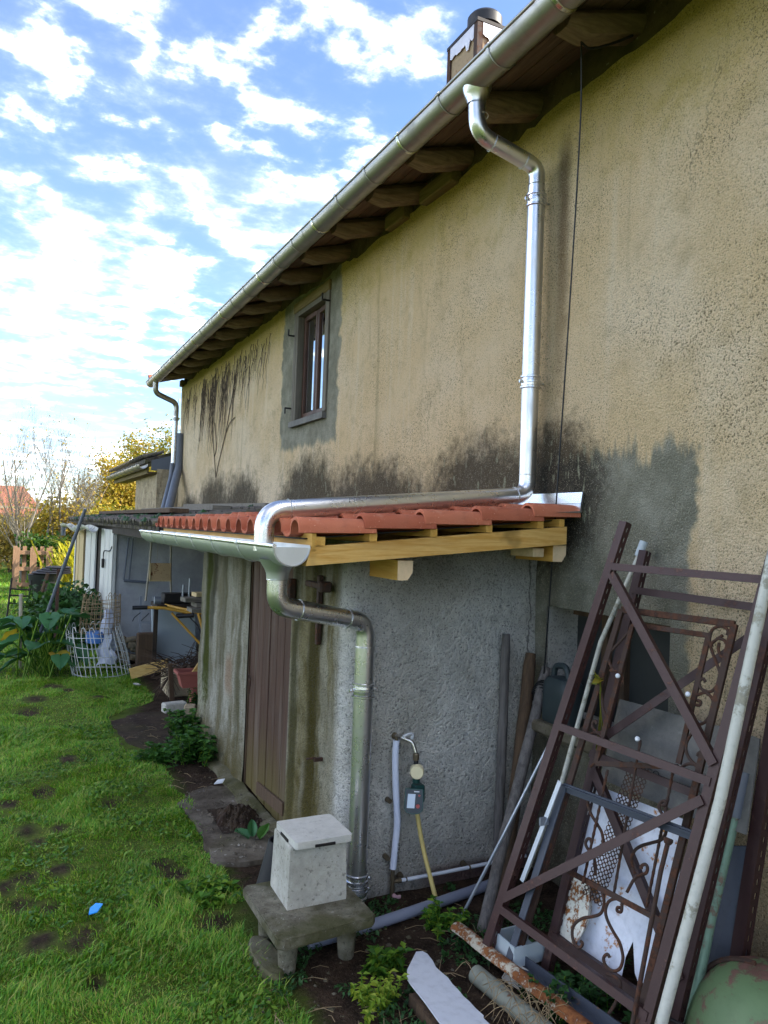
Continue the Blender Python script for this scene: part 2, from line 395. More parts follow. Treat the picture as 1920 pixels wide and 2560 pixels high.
def m_leaf(name, cols, rough=.55, trans=.35, sc=.0):
    b = B(name); g = b.n('NewGeometry'); r = g.outputs['Random Per Island']
    st = [(i/(len(cols)-1), q) for i, q in enumerate(cols)]
    col = b.ramp(r, st)
    n = b.noise(b.tc(), 1.2, 3); col = b.mix(b.mul(b.ss(n, .4, .7), .35), col, tuple(q*.55 for q in cols[0]))
    b.done(col, rough, 0, None, .25)
    t = b.n('BsdfTranslucent'); b.put(t.inputs[0], b.mix(1., col, (1.25, 1.2, .55), 'MULTIPLY'))
    x = b.n('MixShader'); x.inputs[0].default_value = trans; link(b.t, b.p.outputs[0], x.inputs[1]); link(b.t, t.outputs[0], x.inputs[2]); link(b.t, x.outputs[0], b.o.inputs[0])
    return b.mat
def m_ground():
    b = B('lawn_soil'); P = b.tc(); x, y, z = b.sep(P)
    n = b.noise(P, 1.3, 5, .6); n2 = b.noise(P, 9, 5, .65); n3 = b.noise(P, 60, 4, .7)
    soil = b.mix(b.ss(n2, .3, .7), c('231a14'), c('42352a')); soil = b.mix(b.mul(b.ss(n3, .5, .7), .6), soil, c('5c4d3c'))
    gr = b.mix(b.ss(n2, .3, .7), c('42501f'), c('5c6c28')); gr = b.mix(b.mul(b.ss(n, .5, .7), .5), gr, c('5f6a22'))
    e = b.add(x, b.mul(b.m('SUBTRACT', n2, .5), .35))
    # lawn everywhere except the strip along the buildings
    lim = b.ss(y, 3.0, 4.0, 1.18, 1.20); lim = b.add(lim, b.ss(y, 8.0, 9.5, 0., .35)); lim = b.add(lim, b.ss(y, 17., 20., 0., 12.))
    lawn = b.ss(b.m('SUBTRACT', e, lim), .12, -.12)
    at = b.n('Attribute', attribute_name='soil').outputs['Fac']; lawn = b.mul(lawn, b.m('SUBTRACT', 1., at, clamp=True))
    return b.done(b.mix(lawn, soil, gr), .95, 0, b.bump(b.add(n2, b.mul(n3, .5)), .9, .04), .1)
def m_concrete(name, a, d, moss=.0, sc=14., pits=.5):
    b = B(name); P = b.tc(); n = b.noise(P, sc, 5, .7); n2 = b.noise(P, sc*4.5, 4, .7); n3 = b.noise(P, sc*.35, 4); x, y, z = b.sep(P)
    col = b.mix(b.ss(n, .3, .7), a, d); col = b.mix(b.mul(b.ss(n2, .43, .33), pits), col, c('2e2a22'))
    col = b.mix(b.mul(b.ss(n2, .62, .70), pits*.6), col, c('d8d6cc'))
    if moss: col = b.mix(b.mul(b.ss(n3, .45, .65), moss), col, c('3d3d1c'))
    return b.done(col, .92, 0, b.bump(b.add(n2, n), .7, .008), .15)
M = {}
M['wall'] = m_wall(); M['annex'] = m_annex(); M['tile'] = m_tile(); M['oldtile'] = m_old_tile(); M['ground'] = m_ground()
M['masonry'] = m_concrete('rubble_masonry', c('4b4036'), c('6b5c48'), .3, 5)
M['pine'] = m_wood('new_pine', c('d8b06a'), c('bd8b3c'), c('96682a'), ax=0, rough=.6, knots=True)
M['pine_y'] = m_wood('new_pine_batten', c('cfa455'), c('bd8b3d'), c('9c6f2c'), ax=1, rough=.6)
M['endgrain'] = m_plain('end_grain', c('d8bd96'), .75, 0, .25, 30, .2)
M['oldwood'] = m_wood('weathered_rafter', c('8c7a62'), c('6b5c4a'), c('4a3e31'), ax=0, rough=.85, bump=.6)
M['soffit'] = m_wood('soffit_board', c('7c6856'), c('625144'), c('43372e'), ax=1, rough=.85, bump=.4)
M['door'] = m_wood('door_plank', c('3f2a22'), c('533b2e'), c('786f64'), ax=2, rough=.7, bump=.6)
M['greywood'] = m_wood('grey_post', c('6f6a66'), c('4c4846'), c('86807a'), ax=2, rough=.85, bump=.8)
M['brownwood'] = m_wood('brown_post', c('5d4a38'), c('46382c'), c('3a3128'), ax=2, rough=.85, bump=.7)
M['whiteboard'] = m_wood('white_painted_board', c('cfcfc9'), c('b8b8b0'), c('85837c'), ax=2, rough=.6, bump=.3)
M['creamboard'] = m_wood('cream_board', c('c9b387'), c('b09a6c'), c('8f7548'), ax=2, rough=.7)
M['darkboard'] = m_wood('dark_timber', c('3a322b'), c('2b2520'), c('51463a'), ax=2, rough=.85)
M['palewood'] = m_wood('pale_plank', c('c7a76a'), c('b3904f'), c('957238'), ax=0, rough=.7)
M['greyplank'] = m_wood('grey_plank', c('7d776c'), c('615b52'), c('4b4640'), ax=0, rough=.85)
M['pallet'] = m_wood('pallet_board', c('9a7c62'), c('82664f'), c('664e3a'), ax=2, rough=.8)
M['zinc'] = m_zinc('new_zinc', (.70, .70, .695), .28, .4, (.50, .51, .51))
M['zincg'] = m_zinc('gutter_zinc', (.38, .37, .35), .42, .55, (.26, .25, .23))
M['galv'] = m_zinc('galvanised_gutter', (.66, .68, .68), .42, .5, (.48, .51, .49))
M['flash'] = m_zinc('zinc_flashing', (.72, .73, .74), .25, .15, (.6, .6, .6))
M['seam'] = m_plain('solder', (.55, .55, .53), .35, .9, .2)
M['clip'] = m_zinc('clip_metal', (.62, .61, .52), .2, .2, (.6, .6, .5))
M['iron'] = m_rust('brown_painted_iron', c('3c2522'), .46, .5, 10, ('2c1a14', '5f443a'))
M['iron2'] = m_rust('dark_brown_iron', c('35201f'), .44, .55, 8, ('20120f', '4f362e'))
M['rustiron'] = m_rust('rusty_iron', c('3a2a22'), .6, .75, 12, ('2d1d16', '553829'))
M['bluesteel'] = m_rust('blue_grey_steel', c('3f444e'), .35, .55, 7, ('3d2f26', '6b5240'))
M['whitepole'] = m_rust('mottled_white_paint', c('b8b8ac'), .54, .55, 7, ('6f6d62', '94917f'), bump=.15)
M['greenpipe'] = m_rust('green_worn_paint', c('6f8a78'), .52, .4, 6, ('4a3a31', '7a6152'), .2)
M['greentank'] = m_rust('green_rusty_sheet', c('5f7550'), .62, .5, 4.5, ('4b352c', '75544a'))
M['enamel'] = m_rust('rusted_white_enamel', c('cfd4e0'), .50, .3, 10, ('6b3a12', 'a8702c'), bump=.2)
M['enamel2'] = m_rust('rust_speckled_enamel', c('cfcec2'), .62, .4, 15, ('4a2812', '8a531c'), bump=.3)
M['oldpipe'] = m_rust('flaking_grey_paint', c('7d7f72'), .45, .7, 8, ('3a2a20', '6b4c38'))
M['boardwhite'] = m_rust('dirty_white_laminate', c('cdd0d6'), .40, .4, 7, ('4a443a', '7d766a'), bump=.1)
M['rustwhite'] = m_rust('rusty_white_gutter', c('b0a894'), .70, .65, 9, ('5a3018', '87542c'))
M['blackmetal'] = m_plain('black_metal', c('25211f'), .6, .3, .3)
M['cementboard'] = m_concrete('cement_board', c('5f5e5c'), c('73716c'), .12, 6, .12)
M['stool'] = m_concrete('mossy_concrete', c('5a5548'), c('7c7768'), .75, 12, .6)
M['block'] = m_concrete('pale_concrete', c('a3a096'), c('bebbb0'), .22, 10, .55)
M['lid'] = m_concrete('pale_lid', c('b0ada4'), c('c4c1b8'), .10, 8, .2)
M['slabc'] = m_concrete('dirty_slab', c('453c32'), c('6f675b'), .5, 4, .5)
M['soil'] = m_concrete('trodden_soil', c('2c221b'), c('463a2f'), .35, 6, .4)
M['kerb'] = m_concrete('mossy_kerb', c('5c573f'), c('6f6a58'), .7, 8, .5)
M['shedwall'] = m_concrete('shed_plaster', c('9a9ca0'), c('b4b6b8'), .12, 2.2, .1)
M['stonewall'] = m_concrete('rough_stone', c('8d8069'), c('b0a184'), .1, 9, .7)
M['white'] = m_plain('white_plastic', c('cfd2d6'), .45, 0, .12)
M['insul'] = m_plain('white_insulation', c('c3c9da'), .6, 0, .10, 40)
M['cream'] = m_plain('cream_plastic', c('d9cda6'), .4, 0, .1)
M['greenp'] = m_plain('dark_green_plastic', c('17403c'), .4, 0, .15)
M['greenface'] = m_plain('charcoal_face', c('2a333b'), .35, 0, .1)
M['screen'] = m_plain('lcd_screen', c('aebccb'), .15, 0, .03)
M['red'] = m_plain('red_button', c('a0453f'), .4)
M['black'] = m_plain('black_rubber', c('16161a'), .55, 0, .2)
M['hose'] = m_plain('yellow_hose', c('c2ae6d'), .5, 0, .15)
M['brass'] = m_plain('dull_brass', c('6d6250'), .4, .7, .3)
M['chrome'] = m_plain('chrome', c('bdbab5'), .2, .9, .1)
M['pvc'] = m_plain('grey_pvc', c('787d8c'), .4, 0, .15, 6)
M['pvcd'] = m_plain('dark_grey_pvc', c('5d636d'), .45, 0, .12, 4)
M['pipew'] = m_plain('white_pipe', c('c6cad2'), .4, 0, .1)
M['pinkvalve'] = m_plain('pink_valve', c('b58f96'), .5)
M['can'] = m_plain('jerrycan_plastic', c('2b3537'), .5, 0, .2, 8)
M['cable'] = m_plain('black_cable', c('111214'), .5)
M['blue'] = m_plain('blue_plastic_scrap', c('2a8fe0'), .4)
M['terracotta'] = m_plain('planter_terracotta', c('95544a'), .6, 0, .15)
M['yellow'] = m_plain('yellow_paint', c('b98a2d'), .5, 0, .3)
M['panelgrey'] = m_plain('pale_grey_panel', c('aab4b8'), .5, 0, .1, 3)
M['rope'] = m_plain('pale_pole', c('9a9382'), .8, 0, .3, 30)
M['wire'] = m_plain('white_wire', c('bfc1bd'), .5, 0, .25, 30)
M['rustwire'] = m_plain('tan_wire', c('8b7756'), .7, 0, .3, 30)
M['alum'] = m_plain('aluminium', c('9aa0a8'), .4, .6, .15)
M['carvedboard'] = m_rust('flaking_board', c('b59a74'), .45, .8, 14, ('3d2414', '7a4524'))
M['tyre'] = m_plain('black_tyre', c('191a1f'), .6, 0, .2)
M['stick'] = m_plain('twig', c('4a3a2d'), .85, 0, .3, 30)
M['straw'] = m_plain('dry_stalk', c('8a7657'), .85, 0, .3, 30)
M['creeper'] = m_plain('dead_creeper', c('54473a'), .9, 0, .3, 30)
M['bark'] = m_plain('pale_bark', c('7a7469'), .85, 0, .35, 9)
M['barkd'] = m_plain('dark_bark', c('4f4438'), .9, 0, .35, 9)
M['farroof'] = m_plain('far_roof_tile', c('8f5a44'), .85, 0, .35, 2.5)
M['farwall'] = m_plain('far_wall', c('a89a80'), .9, 0, .25, 2)
M['glass'] = B('window_glass').done((.58, .60, .62), .03, 1., None, .9)
M['dirtyglass'] = m_plain('dusty_dark_glass', c('2a2d2c'), .55, 0, .3, 6)
M['winframe'] = m_wood('red_brown_sash', c('4f3427'), c('3e291f'), c('5f4638'), ax=2, rough=.5)
M['frame_grey'] = m_wood('grey_window_lining', c('6d675b'), c('565148'), c('464238'), ax=2, rough=.8)
M['lintel'] = m_wood('weathered_lintel', c('7b6c48'), c('655837'), c('4c4229'), ax=1, rough=.85)
M['chimney'] = m_rust('chimney_render', c('96836a'), .45, .9, 7, ('5d4330', '7d5c40'))
M['foil'] = m_plain('aluminium_foil_strip', c('c4c4cc'), .45, .35, .15, 30)
M['nettle'] = m_leaf('nettle_leaf', [c('2b4a20'), c('3f6a2a'), c('527d35')])
M['grass'] = m_leaf('grass_blade', [c('44761f'), c('589028'), c('6fa22f'), c('90aa3c'), c('a09a58')], .5, .3)
M['weed'] = m_leaf('weed_leaf', [c('35581c'), c('4b7826'), c('7c962c')], .5, .3)
M['spurge'] = m_leaf('yellow_green_leaf', [c('5e8226'), c('86a032'), c('a3ac3f')], .5, .35)
M['darkweed'] = m_leaf('dark_weed_leaf', [c('22391a'), c('33552a'), c('40683a')], .5, .3)
M['bigleaf'] = m_leaf('broad_leaf', [c('23442a'), c('2f5a38'), c('4a7a50')], .4, .25)
M['yleaf'] = m_leaf('autumn_leaf', [c('7d7a2c'), c('9a8c34'), c('b09a3c'), c('a3823a')], .6, .4)
M['oleaf'] = m_leaf('olive_leaf', [c('55601f'), c('7a7a2a'), c('a08a30')], .6, .4)
M['pleaf'] = m_leaf('sparse_brown_leaf', [c('9a8a4a'), c('b59a4a'), c('8f8a50')], .6, .4)
M['gleaf'] = m_leaf('shrub_leaf', [c('24401a'), c('35591f'), c('587a2a')], .5, .3)
M['reed'] = m_leaf('yellow_green_blade', [c('8f9a2a'), c('b5ad3a'), c('c9b84a')], .5, .4)

# ------------------------------------------------------------------ ground
def gz(x, y):
    f = max(0, min(1, (40-y)/20))
    return f*(.022*nz(x, y, 3, 1.1)+.012*nz(x, y, 9, 4.)+.006*nz(x, y, 1, 11.))
HOLES = [(.89,4.63,.13),(.76,4.15,.07),(.13,4.4,.11),(.16,4.69,.13),(.52,6.83,.15),(.26,8.68,.22),(.29,6.12,.2),(.08,5.93,.15),(.18,5.38,.12),(.37,5.36,.1),(.6,3.97,.07),(.41,3.99,.12),(.21,3.97,.13),(.23,5.19,.1),(.53,9.84,.2),(.69,9.55,.15),(.98,9.13,.1),(.34,4.73,.12),(.42,3.55,.08),(.37,3.88,.12),(.73,5.73,.12),(.92,4.48,.14),(.05,4.6,.12),(.33,9.19,.2),(1.02,3.86,.16),(.27,4.31,.09)]
def ground():
    xs = [-600,-250,-100,-45,-20,-10,-5,-3.4]+list(np.arange(-3.0, -.3, .15))+list(np.arange(-.3, 3.0, .06))+[3.6,5,8,14,30,70,200,600]
    ys = [-300,-80,-20,-5,0]+list(np.arange(1.5, 12.5, .06))+list(np.arange(12.6, 25, .4))+[27,31,40,60,100,200,400,900]
    def h(x, y):
        z = gz(x, y) if -4 < x < 4 and 0 < y < 40 else 0
        for hx, hy, r in HOLES:
            q = ((x-hx)**2+(y-hy)**2)/(r*r)
            if q < 2: z += .018*math.exp(-q*2)*math.sin(hx*40)
        return z
    mb = MB(); ny = len(ys)
    mb.v = [(x, y, h(x, y)) for x in xs for y in ys]
    mb.f = [(i*ny+j, (i+1)*ny+j, (i+1)*ny+j+1, i*ny+j+1) for i in range(len(xs)-1) for j in range(ny-1)]
    o = struct('ground', mb, M['ground'], smooth=True)
    at = o.data.attributes.new('soil', 'FLOAT', 'POINT'); vals = []
    for x, y, z in mb.v:
        q = 0.
        if -1.5 < x < 3 and 1 < y < 13:
            for hx, hy, r in HOLES:
                e = .8-math.sqrt(((x-hx)**2*1.2+(y-hy)**2*.7))/r; q = max(q, min(1, e*2.2+.5*nz(x, y, 5, 9.)))
        vals.append(max(0, q))
    at.data.foreach_set('value', vals); return o
ground()

# ------------------------------------------------------------------ main house
HY0, HY1 = -4.0, 15.15
WX = 2.9
house = thing('house', (WX, 6, 0), 'long ochre roughcast house wall with deep timber eaves', 'house')
def holed(y0, y1, z0, z1, holes, step, fx):
    """sheet in the YZ plane with rectangular openings; fx(y,z) gives x"""
    ys = {y0, y1}; zs = {z0, z1}
    for a, b_, c_, d_ in holes: ys |= {a, b_}; zs |= {c_, d_}
    def fill(q):
        q = sorted(q); out = []
        for a, b_ in zip(q, q[1:]):
            n = max(1, int(round((b_-a)/step))); out += [a+(b_-a)*i/n for i in range(n)]
        return out+[q[-1]]
    ys, zs = fill(ys), fill(zs); mb = MB(); nzz = len(zs)
    mb.v = [fx(y, z) for y in ys for z in zs]
    for i in range(len(ys)-1):
        for j in range(nzz-1):
            cy, cz = (ys[i]+ys[i+1])/2, (zs[j]+zs[j+1])/2
            if any(a < cy < b_ and c_ < cz < d_ for a, b_, c_, d_ in holes): continue
            mb.f.append((i*nzz+j, i*nzz+j+1, (i+1)*nzz+j+1, (i+1)*nzz+j))
    return mb
WIN = (7.47, 8.44, 3.20, 4.47); NICHE = (2.75, 3.70, .95, 1.58)
def wx(y, z):
    ztop = 4.63+.05*nz(y, 0, 5, 2.1)+.035*nz(y, 1, 5, 9)
    zz = min(z, 4.6)
    if z > 4.59: zz = ztop
    u = .010*nz(y, z, 2, .9)+.004*nz(y, z, 7, 5.)
    return (WX+u, y, zz)
pl = holed(HY0, HY1, -.15, 4.6, [WIN, NICHE], .09, wx)
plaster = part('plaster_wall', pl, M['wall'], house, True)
# body of the house behind the plaster
mb = MB()
mb.box((2.99, (HY0+3.2)/2-.3, 2.3), (.10, 3.2-HY0-1.5, 5.0)) if False else None
mb = holed(HY0, HY1, -.15, 4.95, [WIN, NICHE], .6, lambda y, z: (WX+.035, y, z))
mb.box((5.0, HY1-.15, 2.4), (4.0, .29, 5.0)); mb.box((3.0, HY1-.14, 2.4), (.13, .26, 4.7))
mb.box((9.0, (HY0+HY1)/2, 2.3), (.3, HY1-HY0, 5)); mb.box((6, HY0+.15, 2.4), (6, .3, 5))
mb.box((6, (HY0+HY1)/2, .1), (5.6, HY1-HY0-.7, .1)); mb.box((6, (HY0+HY1)/2, 4.7), (5.9, HY1-HY0-.7, .06))
part('masonry', mb, M['masonry'], house)
# window reveal, lintel, sash, panes
wy0, wy1, wz0, wz1 = WIN
win = MB()
for yy, sgn in ((wy0, 1), (wy1, -1)):
    win.box((WX+.11, yy+sgn*.03, (wz0+wz1)/2), (.25, .06, wz1-wz0), bev=.006)
win.box((WX+.11, (wy0+wy1)/2, wz1-.03), (.25, wy1-wy0-.125, .06))
window = part('window', win, M['frame_grey'], house)
lt = MB().box((WX-.008, (wy0+wy1)/2, wz1+.05), (.05, wy1-wy0+.14, .11), bev=.01); part('lintel', lt, M['lintel'], window)
for yy in (wy0-.02, wy1+.02): part('lining_board', MB().box((WX-.004, yy, (wz0+wz1)/2), (.035, .07, wz1-wz0), bev=.006), M['frame_grey'], window)
sill = MB().grid(14, 3, lambda a, q: (WX-.045+.11*q, wy0-.05+a*(wy1-wy0+.1), wz0-.002*0+.006*nz(a*6, 2)))
sill.slab([(WX-.05, wy0-.05, wz0-.07), (WX-.05, wy1+.05, wz0-.07), (WX-.05, wy1+.05, wz0-.004), (WX-.05, wy0-.05, wz0-.004)], (.12, 0, 0))
part('sill', sill, M['cementboard'], window)
gx = WX+.085; mid = (wy0+wy1)/2
for k, (a, q) in enumerate(((wy0+.06, mid-.006), (mid+.006, wy1-.06))):
    s = MB()
    for yy in (a+.025, q-.025): s.box((gx, yy, (wz0+wz1)/2-.02), (.045, .05, wz1-wz0-.1), bev=.006)
    for zz in (wz0+.055, wz1-.09): s.box((gx, (a+q)/2, zz), (.043, q-a-.10, .06), bev=.004)
    so_ = part('sash', s, M['winframe'], window)
    g = MB().box((gx+.004, (a+q)/2, (wz0+wz1)/2-.02), (.006, q-a-.09, wz1-wz0-.2)); part('pane', g, M['glass'], window)
for yy, zz in ((wy1+.035, 4.2), (wy1+.06, 3.36), (wy0-.05, 4.35)):
    part('shutter_hinge', MB().box((WX-.05, yy, zz), (.09, .014, .018)).box((WX-.093, yy, zz+(.035 if zz > 3.9 else -.03)), (.014, .014, .07)), M['blackmetal'], window)
# niche of the cellar window (behind the iron frames)
ny0, ny1, nz0, nz1 = NICHE
nb = MB()
nb.slab([(WX-.02, ny0-.03, nz0), (WX-.02, ny1+.06, nz0), (WX-.02, ny1+.06, nz0-.06), (WX-.02, ny0-.03, nz0-.06)], (-.2, 0, 0)) if False else None
nb.box((WX+.15, ny1+.02, (nz0+nz1)/2), (.26, .04, nz1-nz0)); nb.box((WX+.15, ny0-.02, (nz0+nz1)/2), (.26, .04, nz1-nz0))
nb.box((WX+.15, (ny0+ny1)/2, nz1+.02), (.26, ny1-ny0, .04)); nb.box((WX+.15, (ny0+ny1)/2, nz0-.02), (.26, ny1-ny0, .04))
niche = part('cellar_window', nb, M['annex'], house)
nf = MB()
for yy in (ny0+.03, 3.28, ny1-.28): nf.box((WX+.22, yy, (nz0+nz1)/2), (.05, .05, nz1-nz0))
nf.box((WX+.22, (ny0+ny1)/2, nz1-.03), (.045, ny1-ny0, .05))
part('cellar_window_frame', nf, M['brownwood'], niche)
part('cellar_pane', MB().box((WX+.24, (ny0+ny1)/2, (nz0+nz1)/2), (.01, ny1-ny0, nz1-nz0)), M['dirtyglass'], niche)
# roof with overhang
SL = .29
def rz(x): return 4.69+(x-2.40)*SL
rf = MB()
def roofslab(x0, x1, y0, y1, t, dz):
    rf.slab([(x0, y0, rz(x0)+dz), (x1, y0, rz(x1)+dz), (x1, y0, rz(x1)+dz+t), (x0, y0, rz(x0)+dz+t)], (0, y1-y0, 0))
roofslab(2.40, 6.05, HY0-.2, HY1+.42, .05, .025)
rf.slab([(6.05, HY0-.2, rz(6.05)+.025), (9.6, HY0-.2, rz(6.05)-3.55*SL), (9.6, HY0-.2, rz(6.05)-3.55*SL+.05), (6.05, HY0-.2, rz(6.05)+.075)], (0, HY1-HY0+.6, 0))
roof = part('roof', rf, M['farroof'], house)
# soffit boards lying along the eave
bw = .135
for i in range(5):
    x0 = 2.405+i*bw; gap = .008
    y = HY0
    s = MB(); s.slab([(x0, y, rz(x0)), (x0+bw-gap, y, rz(x0+bw-gap)), (x0+bw-gap, y, rz(x0+bw-gap)+.022), (x0, y, rz(x0)+.022)], (0, HY1+.4-y, 0))
    part('soffit_board', s, M['soffit'], roof)
part('fascia', MB().box((2.433, (HY0+HY1+.4)/2, 4.69), (.022, HY1+.4-HY0, .07)), M['soffit'], roof)
wp = MB().box((WX+.10, (HY0+HY1)/2, 4.70), (.12, HY1-HY0, .14)); part('wall_plate', wp, M['oldwood'], roof)
# rafters: stout, uneven, cut ends
for i, ry in enumerate((-2.9,-2.0,-1.1,-.2,.7,1.5, 2.35, 3.18, 4.02, 4.83, 5.55, 6.33, 7.12, 7.84, 8.58, 9.3, 10.05, 10.75, 11.5, 12.25, 12.95, 13.7, 14.4)):
    r_ = random.Random(i); w = .085+r_.random()*.03; hh = .135+r_.random()*.03; e = 2.45+r_.random()*.03; sk_ = (r_.random()-.5)*.1
    ring = []
    for k in range(7):
        t = k/6; x = e+t*(3.3-e); zt = rz(x)-.006; y = ry+sk_*t
        ww = w*(.78 if k == 0 else 1)*(1+.06*nz(k, i)); h2 = hh*(.60 if k == 0 else 1)*(1+.08*nz(k, i, 4))
        pts = []
        for a in range(10):
            g = math.pi*2*a/10+.3; px = math.cos(g); pz = math.sin(g); q = (abs(px)**3.2+abs(pz)**3.2)**(-1/3.2)
            pts.append((x, y+ww*px*q, zt-h2/2+h2/2*pz*q))
        ring.append(pts)
    part('rafter', MB().sweep(ring, None), M['oldwood'], roof, True)
# odd blocks between rafters under the eave
for y, l in ((5.15, .5), (5.85, .35), (14.98, .16)):
    part('eave_block', MB().box((WX-.02, y, 4.66), (.10, l, .12), bev=.01), M['lintel'], roof)
# verge tiles at the far end
for i in range(5):
    part('verge_tile', MB().lathe((2.33+i*.36, HY1+.36, rz(2.38+i*.36)+.09), (1, 0, SL), [(0, .075), (.4, .06)], 12), M['tile'], roof, True)
# chimney
cx0, cx1, cy0, cy1, ct = 3.395, 3.86, 5.5, 5.97, 6.33
ch = MB().box(((cx0+cx1)/2, (cy0+cy1)/2, 5.6), (cx1-cx0, cy1-cy0, 2*(ct-5.6)), bev=.006); chim = part('chimney', ch, M['chimney'], house)
cs = MB()
for x in (cx0, cx1):
    for y in (cy0, cy1):
        cs.box((x+(.012 if x == cx0 else -.012), y+(.012 if y == cy0 else -.012), 5.75), (.055, .055, 1.16))
part('corner_angle', cs, M['rustiron'], chim)
part('cap_slab', MB().box(((cx0+cx1)/2, (cy0+cy1)/2, ct+.018), (cx1-cx0+.04, cy1-cy0+.04, .03)), M['blackmetal'], chim)
fl = MB()
def rag(y_or_x, horiz):
    n = 14; top = []; bot = []
    for k in range(n+1):
        t = k/n; zb = ct-.10-.05*abs(nz(t*9, y_or_x, 3))-(.07 if abs(t-.25) < .06 else 0)
        if horiz: top.append((cx0+.04+t*(cx1-cx0-.08), y_or_x, ct-.003)); bot.append((cx0+.04+t*(cx1-cx0-.08), y_or_x, zb))
        else: top.append((y_or_x, cy0+.04+t*(cy1-cy0-.08), ct-.003)); bot.append((y_or_x, cy0+.04+t*(cy1-cy0-.08), zb))
    return top+bot[::-1]
fl.slab(rag(cy0-.018, True), (0, .006, 0)); fl.slab(rag(cx0-.018, False), (.006, 0, 0))
part('foil_strip', fl, M['foil'], chim)
cw = MB().lathe(((cx0+cx1)/2-.02, (cy0+cy1)/2, ct+.03), (0, 0, 1), [(0, .095), (.10, .095), (.10, .13), (.105, .155), (.19, .155), (.215, .135), (.235, .08), (.24, .0)], 24, False)
part('cowl', cw, M['black'], chim, True)

# ------------------------------------------------------------------ gutters
def trough(cx, cz, r, y0, y1, mat, parent, sag=0.):
    ring = []; n = 18; t = .004; ny = max(2, int((y1-y0)/.5))
    for k in range(ny+1):
        y = y0+(y1-y0)*k/ny; dz = sag*nz(y, 3, 1, .5)
        pts = [(cx+r*math.cos(math.pi+math.pi*a/n), y, cz+dz+r*math.sin(math.pi+math.pi*a/n)) for a in range(n+1)]
        pts += [(cx+r-t, y, cz+dz+.012)]
        pts += [(cx+(r-t)*math.cos(2*math.pi-math.pi*a/n), y, cz+dz+(r-t)*math.sin(2*math.pi-math.pi*a/n)) for a in range(n+1)]
        ring.append(pts)
    return part('trough', MB().sweep(ring, None), mat, parent, True)
def bracket(cx, cz, r, y, mat, parent, w=.026):
    ring = []; n = 14
    for a in range(n+1):
        g = math.pi+math.pi*a/n
        ring.append([(cx+q*math.cos(g), y+s, cz+q*math.sin(g)) for q, s in ((r+.0015, -w/2), (r+.007, -w*.4), (r+.007, w*.4), (r+.0015, w/2))])
    mb = MB().sweep(ring, None)
    mb.lathe((cx-r, y-w*.7, cz+.002), (0, 1, 0), [(0, .0145), (w*1.4, .0145)], 10)
    return part('bracket', mb, mat, parent, True)
mg = thing('roof_gutter', (2.33, 6, 4.55), 'long grey half-round zinc gutter along the house eaves', 'gutter')
GX, GZ, GR = 2.33, 4.655, .092
trough(GX, GZ, GR, HY0, HY1+.12, M['zincg'], mg)
part('bead', MB().tube([(GX-GR, HY0, GZ+.002), (GX-GR, HY1+.12, GZ+.002)], .0105, 10), M['zincg'], mg, True)
capd = [(GX+(GR-.001)*math.cos(math.pi+math.pi*a/16), HY1+.121, GZ+(GR-.001)*math.sin(math.pi+math.pi*a/16)) for a in range(17)]
part('end_cap', MB().slab(capd, (0, .004, 0)), M['zincg'], mg)
for i in range(-7, 23): bracket(GX, GZ, GR, 2.975+i*.546+(.03*nz(i, 1)), M['zincg'] if i % 3 else M['clip'], mg)
for y in (3.05, 6.55, 10.0, 13.4):
    part('joint', MB().sweep([[(GX+q*math.cos(math.pi+math.pi*a/14), y+s, GZ+q*math.sin(math.pi+math.pi*a/14)) for q, s in ((GR+.001, -.05), (GR+.0035, -.048), (GR+.0035, .048), (GR+.001, .05))] for a in range(15)], None), M['zincg'], mg, True)
ag = thing('lean_to_gutter', (1.19, 5, 1.81), 'bright galvanised half-round gutter along the red tiled roof', 'gutter')
AX, AZ, AR = 1.19, 1.900, .092
trough(AX, AZ, AR, 3.42, 7.45, M['galv'], ag)
part('bead', MB().tube([(AX-AR, 3.40, AZ+.004), (AX-AR, 7.45, AZ+.004)], .011, 10), M['flash'], ag, True)
capa = [(AX+(AR-.0045)*math.cos(math.pi+math.pi*a/20), 3.424, AZ+(AR-.0045)*math.sin(math.pi+math.pi*a/20)) for a in range(21)]
part('end_cap', MB().slab(capa, (0, .003, 0)), M['galv'], ag)
part('solder_seam', MB().tube([(AX+(AR-.004)*math.cos(math.pi+math.pi*a/20), 3.421, AZ+(AR-.004)*math.sin(math.pi+math.pi*a/20)+.0012*nz(a*1.7, 4)) for a in range(21)], [.0035+.0015*nz(a*2.3, 9) for a in range(21)], 6), M['seam'], ag, True)
capb = [(p[0], 7.446, p[2]) for p in capa]; part('end_cap', MB().slab(capb, (0, .003, 0)), M['galv'], ag)
for y in (4.04, 4.63, 5.2, 5.75, 6.3, 6.85, 7.36): bracket(AX, AZ, AR, y, M['galv'], ag, .022)

